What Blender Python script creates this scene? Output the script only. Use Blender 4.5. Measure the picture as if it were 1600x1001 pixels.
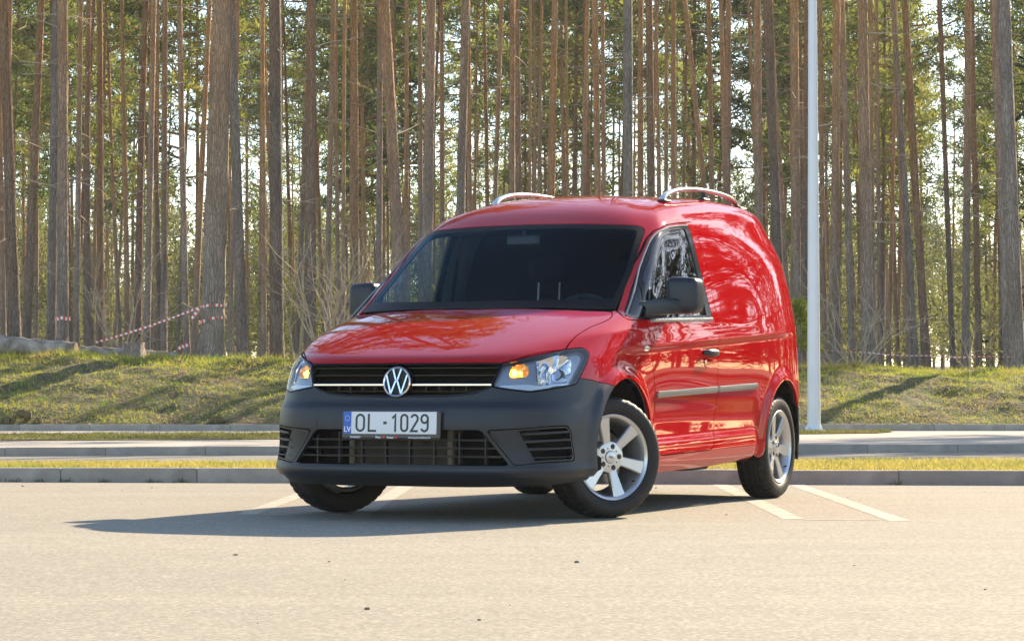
import bpy, math, random
import numpy as np
from mathutils import Vector, Matrix, Euler

# ================================================================ camera, sky, sun, exposure
SC = bpy.context.scene
COL = SC.collection
for _o in list(bpy.data.objects):
    bpy.data.objects.remove(_o)
cam_data = bpy.data.cameras.new('camera'); cam = bpy.data.objects.new('camera', cam_data); COL.objects.link(cam)
cam_data.sensor_width = 36.0; cam_data.lens = 90.0; cam_data.clip_start = .1; cam_data.clip_end = 3000
cam.location = (0, 0, .668); cam.rotation_euler = (math.radians(90)+math.atan(107.5/4000), 0, 0)
SC.camera = cam

SUN_DIR = Vector((1.06, 1.44, 1.0)).normalized()          # towards the sun: behind the van, to the right
SUN_EL = math.asin(SUN_DIR.z); SUN_AZ = math.atan2(SUN_DIR.x, SUN_DIR.y)
world = bpy.data.worlds.new('World'); SC.world = world; world.use_nodes = True
wn = world.node_tree; wn.nodes.clear()
w_out = wn.nodes.new('ShaderNodeOutputWorld'); w_bg = wn.nodes.new('ShaderNodeBackground'); w_sky = wn.nodes.new('ShaderNodeTexSky')
w_sky.sky_type = 'NISHITA'; w_sky.sun_disc = False; w_sky.sun_elevation = SUN_EL; w_sky.sun_rotation = SUN_AZ
w_sky.air_density = 1.0; w_sky.dust_density = .4; w_sky.ozone_density = 1.0
wn.links.new(w_sky.outputs[0], w_bg.inputs[0]); wn.links.new(w_bg.outputs[0], w_out.inputs[0])
w_bg.inputs[1].default_value = .12
sun_data = bpy.data.lights.new('sun', 'SUN'); sun = bpy.data.objects.new('sun', sun_data); COL.objects.link(sun)
sun_data.energy = 5.0; sun_data.angle = math.radians(.55); sun_data.color = (1.0, .83, .59)
sun.rotation_euler = SUN_DIR.to_track_quat('Z', 'Y').to_euler(); sun.location = (30, 40, 40)
SC.view_settings.view_transform = 'Standard'; SC.view_settings.look = 'None'
SC.view_settings.exposure = 1.38; SC.view_settings.gamma = 1; SC.view_settings.use_curve_mapping = False
SC.render.engine = 'CYCLES'
SC.cycles.use_denoising = True; SC.cycles.max_bounces = 8; SC.cycles.transparent_max_bounces = 12
SC.cycles.volume_bounces = 0; SC.cycles.sample_clamp_indirect = 6; SC.cycles.caustics_reflective = False; SC.cycles.caustics_refractive = False

rng = np.random.default_rng(7); random.seed(7)

# ================================================================ helpers
def tag(o, label=None, cat=None, group=None, kind=None):
    if label: o['label'] = label
    if cat: o['category'] = cat
    if group: o['group'] = group
    if kind: o['kind'] = kind
    return o

def empty(name, parent=None, loc=(0, 0, 0), rz=0.0):
    o = bpy.data.objects.new(name, None); COL.objects.link(o)
    o.location = loc; o.rotation_euler = (0, 0, rz); o.empty_display_size = .2
    if parent: o.parent = parent
    return o

def mesh_obj(name, V, F, mats, parent=None, smooth=False, fm=None, normals=None):
    """V (n,3), F list / array of faces -> one linked mesh object"""
    me = bpy.data.meshes.new(name)
    V = np.asarray(V, float)
    if isinstance(F, np.ndarray):
        k = F.shape[1]
        me.vertices.add(len(V)); me.vertices.foreach_set('co', V.ravel())
        me.loops.add(F.size); me.loops.foreach_set('vertex_index', F.ravel().astype(np.int32))
        me.polygons.add(len(F)); me.polygons.foreach_set('loop_start', np.arange(0, F.size, k, dtype=np.int32))
        me.update(calc_edges=True)
    else:
        me.from_pydata([tuple(v) for v in V], [], [tuple(f) for f in F]); me.update()
    for m in (mats if isinstance(mats, (list, tuple)) else [mats]): me.materials.append(m)
    if fm is not None: me.polygons.foreach_set('material_index', np.asarray(fm, np.int32))
    if smooth or normals is not None: me.polygons.foreach_set('use_smooth', np.ones(len(me.polygons), bool))
    if normals is not None: me.normals_split_custom_set_from_vertices([tuple(n) for n in normals])
    elif smooth == 'auto':
        me.set_sharp_from_angle(angle=math.radians(38))
    o = bpy.data.objects.new(name, me); COL.objects.link(o)
    if parent: o.parent = parent
    return o

class MB:
    """collects shapes for ONE mesh"""
    def __init__(s): s.v = []; s.f = []; s.m = []; s.n = 0
    def add(s, V, F, mi=0, M=None):
        V = np.asarray(V, float)
        if M is not None:
            M = np.asarray(M); V = V @ M[:3, :3].T + M[:3, 3]
        for f in F: s.f.append(tuple(int(i)+s.n for i in f)); s.m.append(mi)
        s.v.append(V); s.n += len(V); return s
    def box(s, c, size, bev=0.0, mi=0, M=None):
        x, y, z = [d/2 for d in size]; cx, cy, cz = c
        if bev <= 0:
            V = [(cx+a*x, cy+b*y, cz+d*z) for d in (-1, 1) for b in (-1, 1) for a in (-1, 1)]
            F = [(0, 2, 3, 1), (4, 5, 7, 6), (0, 1, 5, 4), (2, 6, 7, 3), (0, 4, 6, 2), (1, 3, 7, 5)]
            return s.add(V, F, mi, M)
        V = []; b = min(bev, x*.99, y*.99, z*.99)
        for sx in (-1, 1):
            for sy in (-1, 1):
                for sz in (-1, 1):
                    V += [(cx+sx*x, cy+sy*(y-b), cz+sz*(z-b)), (cx+sx*(x-b), cy+sy*y, cz+sz*(z-b)), (cx+sx*(x-b), cy+sy*(y-b), cz+sz*z)]
        def i(sx, sy, sz, k): return ((sx > 0)*4+(sy > 0)*2+(sz > 0))*3+k
        F = []
        for a in (-1, 1):
            F.append([i(a, p, q, 0) for p, q in ((-1, -1), (1, -1), (1, 1), (-1, 1))][::a])
            F.append([i(p, a, q, 1) for p, q in ((-1, -1), (-1, 1), (1, 1), (1, -1))][::a])
            F.append([i(p, q, a, 2) for p, q in ((-1, -1), (1, -1), (1, 1), (-1, 1))][::a])
        for a in (-1, 1):
            for b2 in (-1, 1):
                F.append([i(a, b2, -1, 0), i(a, b2, -1, 1), i(a, b2, 1, 1), i(a, b2, 1, 0)][::-a*b2])
                F.append([i(a, -1, b2, 0), i(a, -1, b2, 2), i(a, 1, b2, 2), i(a, 1, b2, 0)][::a*b2])
                F.append([i(-1, a, b2, 1), i(-1, a, b2, 2), i(1, a, b2, 2), i(1, a, b2, 1)][::-a*b2])
                for c2 in (-1, 1):
                    F.append([i(a, b2, c2, 0), i(a, b2, c2, 1), i(a, b2, c2, 2)][::a*b2*c2])
        return s.add(V, F, mi, M)
    def tube(s, pts, rad, n=8, mi=0, cap=True, flat=1.0, M=None):
        P = np.asarray(pts, float); m = len(P)
        R = np.broadcast_to(np.asarray(rad, float), (m,))
        T = np.gradient(P, axis=0); T /= np.maximum(np.linalg.norm(T, axis=1, keepdims=True), 1e-9)
        up = np.array([0, 0, 1.]) if abs(T[0][2]) < .9 else np.array([1., 0, 0])
        V = []
        for k in range(m):
            a = np.cross(up, T[k]); a /= max(np.linalg.norm(a), 1e-9); b = np.cross(T[k], a)
            t = np.arange(n)*2*math.pi/n
            V.append(P[k]+R[k]*(np.cos(t)[:, None]*a+flat*np.sin(t)[:, None]*b))
        V = np.concatenate(V); F = []
        for k in range(m-1):
            for j in range(n):
                F.append((k*n+j, k*n+(j+1) % n, (k+1)*n+(j+1) % n, (k+1)*n+j))
        if cap: F.append(tuple(range(n))[::-1]); F.append(tuple(range((m-1)*n, m*n)))
        return s.add(V, F, mi, M)
    def lathe(s, prof, n=48, mi=0, M=None, closed=False):
        """prof: (radius, offset along x)"""
        V = []; k = len(prof)
        for r, x in prof:
            for j in range(n):
                a = 2*math.pi*j/n; V.append((x, r*math.cos(a), r*math.sin(a)))
        F = []
        for i in range(k if closed else k-1):
            for j in range(n):
                i2 = (i+1) % k
                F.append((i*n+j, i2*n+j, i2*n+(j+1) % n, i*n+(j+1) % n))
        return s.add(V, F, mi, M)
    def prism(s, poly, x0, x1, mi=0, M=None, top_scale=None):
        """polygon in (y,z) extruded from x0 to x1"""
        n = len(poly); P = np.asarray(poly, float); Q = P if top_scale is None else top_scale
        V = [(x0, p[0], p[1]) for p in P]+[(x1, p[0], p[1]) for p in np.asarray(Q, float)]
        F = [tuple(range(n))[::-1], tuple(range(n, 2*n))]+[(i, (i+1) % n, n+(i+1) % n, n+i) for i in range(n)]
        return s.add(V, F, mi, M)
    def build(s, name, mats, parent=None, smooth=False):
        if not s.v: return None
        return mesh_obj(name, np.concatenate(s.v), s.f, mats, parent, smooth, s.m)

# ---------------------------------------------------------------- materials
def nt(name):
    m = bpy.data.materials.new(name); m.use_nodes = True
    N = m.node_tree.nodes; b = N['Principled BSDF']; return m, m.node_tree, b

def mat(name, col, rough=.5, metal=0.0, coat=0.0, coat_rough=.03, spec=.5, noise=None, bump=None):
    """noise=(scale, other colour, contrast) mottles the colour; bump=(scale, strength)"""
    m, t, b = nt(name); b.inputs['Base Color'].default_value = (*col, 1); b.inputs['Roughness'].default_value = rough
    b.inputs['Metallic'].default_value = metal; b.inputs['Coat Weight'].default_value = coat
    b.inputs['Coat Roughness'].default_value = coat_rough; b.inputs['Specular IOR Level'].default_value = spec
    tc = t.nodes.new('ShaderNodeTexCoord')
    if noise:
        n = t.nodes.new('ShaderNodeTexNoise'); n.inputs['Scale'].default_value = noise[0]; n.inputs['Detail'].default_value = 5
        t.links.new(tc.outputs['Object'], n.inputs['Vector'])
        r = t.nodes.new('ShaderNodeValToRGB'); c = noise[2]/2
        r.color_ramp.elements[0].position = .5-c; r.color_ramp.elements[1].position = .5+c
        r.color_ramp.elements[0].color = (*col, 1); r.color_ramp.elements[1].color = (*noise[1], 1)
        t.links.new(n.outputs[0], r.inputs[0]); t.links.new(r.outputs[0], b.inputs['Base Color'])
    if bump:
        n = t.nodes.new('ShaderNodeTexNoise'); n.inputs['Scale'].default_value = bump[0]; n.inputs['Detail'].default_value = 4
        t.links.new(tc.outputs['Object'], n.inputs['Vector'])
        u = t.nodes.new('ShaderNodeBump'); u.inputs['Strength'].default_value = bump[1]; u.inputs['Distance'].default_value = .01
        t.links.new(n.outputs[0], u.inputs['Height']); t.links.new(u.outputs[0], b.inputs['Normal'])
    return m

def glass(name, tint, ior=1.5, rough=0.0, gcol=(1, 1, 1)):
    m, t, b = nt(name); t.nodes.remove(b)
    o = [n for n in t.nodes if n.type == 'OUTPUT_MATERIAL'][0]
    tr = t.nodes.new('ShaderNodeBsdfTransparent'); tr.inputs[0].default_value = (*tint, 1)
    gl = t.nodes.new('ShaderNodeBsdfGlossy'); gl.inputs['Roughness'].default_value = rough; gl.inputs[0].default_value = (*gcol, 1)
    fr = t.nodes.new('ShaderNodeFresnel'); ge = t.nodes.new('ShaderNodeNewGeometry')
    ma = t.nodes.new('ShaderNodeMath'); ma.operation = 'MULTIPLY_ADD'; t.links.new(ge.outputs['Backfacing'], ma.inputs[0])
    ma.inputs[1].default_value = 1/ior-ior; ma.inputs[2].default_value = ior; t.links.new(ma.outputs[0], fr.inputs[0])   # thin sheet: same from both sides
    mx = t.nodes.new('ShaderNodeMixShader')
    t.links.new(fr.outputs[0], mx.inputs[0]); t.links.new(tr.outputs[0], mx.inputs[1]); t.links.new(gl.outputs[0], mx.inputs[2])
    t.links.new(mx.outputs[0], o.inputs[0]); return m

def emit(name, col, power):
    m, t, b = nt(name); b.inputs['Base Color'].default_value = (*col, 1)
    b.inputs['Emission Color'].default_value = (*col, 1); b.inputs['Emission Strength'].default_value = power
    n = t.nodes.new('ShaderNodeTexNoise'); n.inputs['Scale'].default_value = 60
    return m

def ramp(t, src, stops):
    r = t.nodes.new('ShaderNodeValToRGB'); e = r.color_ramp.elements
    while len(e) < len(stops): e.new(.5)
    for k, (p, c) in enumerate(stops): e[k].position = p; e[k].color = (*c, 1) if len(c) == 3 else c
    t.links.new(src, r.inputs[0]); return r

def nz(t, scale, detail=4, vec=None, rough=.55, coord='Object', stretch=None):
    n = t.nodes.new('ShaderNodeTexNoise'); n.inputs['Scale'].default_value = scale; n.inputs['Detail'].default_value = detail
    n.inputs['Roughness'].default_value = rough
    if vec is None:
        tc = t.nodes.new('ShaderNodeTexCoord'); vec = tc.outputs[coord]
    if stretch:
        mp = t.nodes.new('ShaderNodeMapping'); mp.inputs['Scale'].default_value = stretch
        t.links.new(vec, mp.inputs[0]); vec = mp.outputs[0]
    t.links.new(vec, n.inputs['Vector']); return n.outputs[0]

def mixc(t, f, a, b, mode='MIX'):
    m = t.nodes.new('ShaderNodeMix'); m.data_type = 'RGBA'; m.blend_type = mode
    for s, v in ((m.inputs[0], f), (m.inputs[6], a), (m.inputs[7], b)):
        if hasattr(v, 'is_linked') or hasattr(v, 'links'): t.links.new(v, s)
        elif isinstance(v, (int, float)): s.default_value = v
        else: s.default_value = (*v, 1)
    return m.outputs[2]

def bumpn(t, h, b, strength, dist):
    u = t.nodes.new('ShaderNodeBump'); u.inputs['Strength'].default_value = strength; u.inputs['Distance'].default_value = dist
    t.links.new(h, u.inputs['Height']); t.links.new(u.outputs[0], b.inputs['Normal']); return u

MT = {}
def asphalt(name, c0, c1, grit):
    m, t, b = nt(name)
    big = nz(t, .35, 4); fine = nz(t, 55, 3); mid = nz(t, 4.5, 5)
    streak = nz(t, 1.2, 4, stretch=(.25, 1.6, 1))
    c = ramp(t, big, [(.3, c0), (.7, c1)]).outputs[0]
    c = mixc(t, ramp(t, mid, [(.42, (0, 0, 0)), (.62, (.22, .22, .22))]).outputs[0], c, [x*.8 for x in c0])
    c = mixc(t, ramp(t, streak, [(.5, (0, 0, 0)), (.7, (.35, .35, .35))]).outputs[0], c, [min(1, x*1.18) for x in c1])
    c = mixc(t, ramp(t, fine, [(.35, (0, 0, 0)), (.7, (grit, grit, grit))]).outputs[0], c, [x*.45 for x in c0])
    st = t.nodes.new('ShaderNodeTexVoronoi'); st.inputs['Scale'].default_value = 75
    tc0 = t.nodes.new('ShaderNodeTexCoord'); t.links.new(tc0.outputs['Object'], st.inputs['Vector'])
    g0 = t.nodes.new('ShaderNodeRGBToBW'); t.links.new(st.outputs['Color'], g0.inputs[0])
    c = mixc(t, ramp(t, g0.outputs[0], [(.2, (.35, .35, .35)), (.4, (0, 0, 0))]).outputs[0], c, [x*.5 for x in c0])
    c = mixc(t, ramp(t, g0.outputs[0], [(.66, (0, 0, 0)), (.85, (.35, .35, .35))]).outputs[0], c, [min(1, x*1.5) for x in c1])
    vo = t.nodes.new('ShaderNodeTexVoronoi'); vo.inputs['Scale'].default_value = 5.5
    tc = t.nodes.new('ShaderNodeTexCoord'); t.links.new(tc.outputs['Object'], vo.inputs['Vector'])
    sp = ramp(t, vo.outputs['Distance'], [(.03, (1, 1, 1)), (.055, (0, 0, 0))]).outputs[0]
    pick = ramp(t, vo.outputs['Color'], [(.72, (0, 0, 0)), (.74, (.8, .8, .8))]).outputs[0]
    c = mixc(t, mixc(t, 1.0, sp, pick, 'MULTIPLY'), c, (.13, .075, .04))
    t.links.new(c, b.inputs['Base Color']); b.inputs['Roughness'].default_value = .9; b.inputs['Specular IOR Level'].default_value = .15
    bumpn(t, nz(t, 130, 4), b, .35, .006); return m
MT['asphalt'] = asphalt('aged asphalt', (.325, .293, .238), (.365, .33, .268), .5)
MT['road'] = asphalt('road asphalt', (.22, .21, .19), (.27, .255, .225), .35)
def concrete(name, c0, c1):
    m, t, b = nt(name)
    c = ramp(t, nz(t, 6, 6), [(.3, c0), (.7, c1)]).outputs[0]
    oi = t.nodes.new('ShaderNodeObjectInfo')
    c = mixc(t, ramp(t, oi.outputs['Random'], [(0, (0, 0, 0)), (1, (.5, .5, .5))]).outputs[0], c, [x*.72 for x in c0])
    c = mixc(t, ramp(t, nz(t, 2.2, 5), [(.48, (0, 0, 0)), (.7, (.6, .6, .6))]).outputs[0], c, (.12, .10, .08))
    t.links.new(c, b.inputs['Base Color']); b.inputs['Roughness'].default_value = .88
    bumpn(t, nz(t, 70, 4), b, .4, .006); return m
MT['kerb'] = concrete('kerb concrete', (.31, .28, .24), (.44, .40, .345))
MT['paint_white'] = mat('worn white road paint', (.46, .42, .35), .75, noise=(9, (.29, .245, .18), .30), bump=(60, .3))
def paving():
    m, t, b = nt('concrete block paving')
    br = t.nodes.new('ShaderNodeTexBrick'); br.inputs['Scale'].default_value = 1; br.inputs['Brick Width'].default_value = .2
    br.inputs['Row Height'].default_value = .1; br.inputs['Mortar Size'].default_value = .006
    br.inputs['Color1'].default_value = (.46, .42, .36, 1); br.inputs['Color2'].default_value = (.38, .34, .29, 1); br.inputs['Mortar'].default_value = (.16, .14, .12, 1)
    tc = t.nodes.new('ShaderNodeTexCoord'); t.links.new(tc.outputs['Object'], br.inputs['Vector'])
    c = mixc(t, ramp(t, nz(t, 1.5, 5), [(.4, (0, 0, 0)), (.7, (.45, .45, .45))]).outputs[0], br.outputs[0], (.27, .23, .18))
    t.links.new(c, b.inputs['Base Color']); b.inputs['Roughness'].default_value = .85; bumpn(t, br.outputs[1], b, .3, -.004); return m
MT['paving'] = paving()
def soil(name, stops, scale, bump):
    m, t, b = nt(name)
    c = ramp(t, nz(t, scale, 8, rough=.65), stops).outputs[0]
    c = mixc(t, ramp(t, nz(t, scale*9, 5), [(.4, (0, 0, 0)), (.75, (.55, .55, .55))]).outputs[0], c, (.055, .035, .02))
    t.links.new(c, b.inputs['Base Color']); b.inputs['Roughness'].default_value = .95
    bumpn(t, nz(t, 14, 8), b, .9, bump); return m
MT['bank'] = soil('mossy bank', [(.34, (.07, .045, .026)), (.43, (.17, .125, .06)), (.5, (.07, .09, .022)), (.58, (.20, .155, .065)), (.68, (.045, .07, .016))], 1.5, .08)
MT['floor'] = soil('forest litter', [(.3, (.07, .045, .026)), (.5, (.12, .08, .045)), (.7, (.08, .075, .03))], .7, .05)
MT['verge'] = soil('verge soil', [(.3, (.10, .085, .035)), (.55, (.15, .125, .05)), (.75, (.09, .10, .03))], 3, .02)

def blades(name, stops, scale):
    m, t, b = nt(name)
    geo = t.nodes.new('ShaderNodeNewGeometry')
    n1 = nz(t, scale, 4, vec=geo.outputs['Position'])
    n2 = nz(t, scale*14, 2, vec=geo.outputs['Position'])
    ad = t.nodes.new('ShaderNodeMath'); ad.operation = 'MULTIPLY_ADD'; t.links.new(n2, ad.inputs[0]); ad.inputs[1].default_value = .45
    su = t.nodes.new('ShaderNodeMath'); su.operation = 'SUBTRACT'; t.links.new(n1, su.inputs[0]); su.inputs[1].default_value = .225
    t.links.new(su.outputs[0], ad.inputs[2])
    c = ramp(t, ad.outputs[0], stops).outputs[0]
    t.nodes.remove(b); o = [n for n in t.nodes if n.type == 'OUTPUT_MATERIAL'][0]
    d = t.nodes.new('ShaderNodeBsdfDiffuse'); tr = t.nodes.new('ShaderNodeBsdfTranslucent'); mx = t.nodes.new('ShaderNodeMixShader'); mx.inputs[0].default_value = .45
    t.links.new(c, d.inputs[0]); t.links.new(c, tr.inputs[0]); t.links.new(d.outputs[0], mx.inputs[1]); t.links.new(tr.outputs[0], mx.inputs[2])
    t.links.new(mx.outputs[0], o.inputs[0]); return m
MT['grass_bank'] = blades('bank grass', [(.30, (.31, .24, .08)), (.41, (.62, .50, .14)), (.49, (.32, .40, .05)), (.57, (.56, .50, .11)), (.67, (.20, .31, .035))], .9)
MT['grass_verge'] = blades('dry verge grass', [(.3, (.46, .38, .10)), (.5, (.58, .48, .13)), (.66, (.32, .35, .07)), (.8, (.50, .42, .11))], 1.2)
MT['grass_green'] = blades('short green grass', [(.3, (.13, .17, .035)), (.5, (.20, .20, .06)), (.75, (.24, .20, .08))], 1.0)
def needle(name, stops, trans):
    m, t, b = nt(name)
    oi = t.nodes.new('ShaderNodeObjectInfo'); geo = t.nodes.new('ShaderNodeNewGeometry')
    n1 = nz(t, .8, 3, vec=geo.outputs['Position'])
    ad = t.nodes.new('ShaderNodeMath'); ad.operation = 'MULTIPLY_ADD'; t.links.new(oi.outputs['Random'], ad.inputs[0]); ad.inputs[1].default_value = .35
    su = t.nodes.new('ShaderNodeMath'); su.operation = 'SUBTRACT'; t.links.new(n1, su.inputs[0]); su.inputs[1].default_value = .17
    t.links.new(su.outputs[0], ad.inputs[2])
    c = ramp(t, ad.outputs[0], stops).outputs[0]
    t.nodes.remove(b); o = [n for n in t.nodes if n.type == 'OUTPUT_MATERIAL'][0]
    d = t.nodes.new('ShaderNodeBsdfDiffuse'); tr = t.nodes.new('ShaderNodeBsdfTranslucent'); mx = t.nodes.new('ShaderNodeMixShader'); mx.inputs[0].default_value = trans
    t.links.new(c, d.inputs[0]); t.links.new(c, tr.inputs[0]); t.links.new(d.outputs[0], mx.inputs[1]); t.links.new(tr.outputs[0], mx.inputs[2])
    t.links.new(mx.outputs[0], o.inputs[0]); return m
MT['needle'] = needle('pine needles', [(.25, (.08, .12, .028)), (.5, (.17, .21, .042)), (.75, (.30, .29, .06))], .6)
MT['needle_far'] = needle('far needles', [(.25, (.065, .085, .028)), (.5, (.15, .165, .045)), (.75, (.25, .24, .065))], .6)
MT['needle_dark'] = needle('shaded needles', [(.25, (.02, .028, .012)), (.5, (.035, .045, .018)), (.75, (.055, .06, .025))], .15)  # shade put into the colour: darker needle copy for the mirrored wood
MT['young'] = needle('young pine needles', [(.2, (.20, .24, .03)), (.8, (.30, .30, .05))], .5)
def bark(name, BARK_H):
    m, t, b = nt(name)
    tc = t.nodes.new('ShaderNodeTexCoord'); oi = t.nodes.new('ShaderNodeObjectInfo')
    off = t.nodes.new('ShaderNodeVectorMath'); off.operation = 'MULTIPLY_ADD'
    t.links.new(oi.outputs['Random'], off.inputs[0]); off.inputs[1].default_value = (37, 53, 71); t.links.new(tc.outputs['Object'], off.inputs[2])
    vec = off.outputs[0]
    mp = t.nodes.new('ShaderNodeMapping'); mp.inputs['Scale'].default_value = (1, 1, .20); t.links.new(vec, mp.inputs[0])
    wob = t.nodes.new('ShaderNodeTexNoise'); wob.inputs['Scale'].default_value = 9; t.links.new(mp.outputs[0], wob.inputs['Vector'])
    ma = t.nodes.new('ShaderNodeVectorMath'); ma.operation = 'MULTIPLY_ADD'; t.links.new(wob.outputs['Color'], ma.inputs[0]); ma.inputs[1].default_value = (.06, .06, .06); t.links.new(mp.outputs[0], ma.inputs[2])
    vo = t.nodes.new('ShaderNodeTexVoronoi'); vo.feature = 'DISTANCE_TO_EDGE'; vo.inputs['Scale'].default_value = 30; t.links.new(ma.outputs[0], vo.inputs['Vector'])
    sep = t.nodes.new('ShaderNodeSeparateXYZ'); t.links.new(tc.outputs['Object'], sep.inputs[0])
    # orange flaky bark higher up, grey plates below
    hh = t.nodes.new('ShaderNodeMath'); hh.operation = 'MULTIPLY_ADD'; t.links.new(oi.outputs['Random'], hh.inputs[0]); hh.inputs[1].default_value = BARK_H
    t.links.new(sep.outputs[2], hh.inputs[2])
    n2 = nz(t, 1.3, 5, vec=vec)
    h2 = t.nodes.new('ShaderNodeMath'); h2.operation = 'MULTIPLY_ADD'; t.links.new(n2, h2.inputs[0]); h2.inputs[1].default_value = 4.0; t.links.new(hh.outputs[0], h2.inputs[2])
    mr = t.nodes.new('ShaderNodeMapRange'); t.links.new(h2.outputs[0], mr.inputs[0]); mr.inputs[1].default_value = 1.0; mr.inputs[2].default_value = 7.5
    n3 = nz(t, 7, 6, vec=mp.outputs[0])
    grey = ramp(t, n3, [(.3, (.245, .20, .165)), (.55, (.345, .29, .245)), (.75, (.45, .385, .335))]).outputs[0]
    oran = ramp(t, n3, [(.3, (.46, .23, .085)), (.55, (.60, .33, .14)), (.75, (.66, .43, .22))]).outputs[0]
    c = mixc(t, mr.outputs[0], grey, oran)
    crack = ramp(t, vo.outputs['Distance'], [(.0, (.6, .6, .6)), (.11, (0, 0, 0))]).outputs[0]
    c = mixc(t, crack, c, (.10, .07, .05))
    dk = t.nodes.new('ShaderNodeMath'); dk.operation = 'MULTIPLY'; t.links.new(oi.outputs['Random'], dk.inputs[0]); dk.inputs[1].default_value = 7.31
    fr = t.nodes.new('ShaderNodeMath'); fr.operation = 'FRACT'; t.links.new(dk.outputs[0], fr.inputs[0])
    c = mixc(t, 1.0, c, ramp(t, fr.outputs[0], [(0, (.60, .55, .50)), (.4, (.92, .90, .86)), (1, (1.12, 1.08, 1.02))]).outputs[0], 'MULTIPLY')
    t.links.new(c, b.inputs['Base Color']); b.inputs['Roughness'].default_value = .92
    hgt = ramp(t, vo.outputs['Distance'], [(0, (0, 0, 0)), (.2, (1, 1, 1))]).outputs[0]
    bumpn(t, hgt, b, .9, .02); return m
MT['bark'] = bark('pine bark', -4.5); MT['bark_grey'] = bark('grey pine bark', -9.5)
MT['twig'] = mat('dry twig bark', (.36, .28, .18), .85, noise=(20, (.48, .39, .27), .5))
MT['dead_log'] = mat('weathered log bark', (.17, .13, .095), .92, noise=(4, (.50, .43, .36), .28), bump=(22, 1.0))
MT['cut_wood'] = mat('cut wood', (.42, .32, .20), .9, noise=(15, (.28, .20, .12), .5))
def tape_mat():
    m, t, b = nt('striped barrier tape')
    tc = t.nodes.new('ShaderNodeTexCoord'); w = t.nodes.new('ShaderNodeTexWave'); w.wave_type = 'BANDS'; w.bands_direction = 'X'
    w.inputs['Scale'].default_value = .75; t.links.new(tc.outputs['UV'], w.inputs['Vector'])
    c = ramp(t, w.outputs[0], [(.48, (.72, .08, .05)), (.52, (.82, .78, .74))]).outputs[0]
    t.links.new(c, b.inputs['Base Color']); b.inputs['Roughness'].default_value = .4; return m
MT['tape'] = tape_mat()
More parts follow.
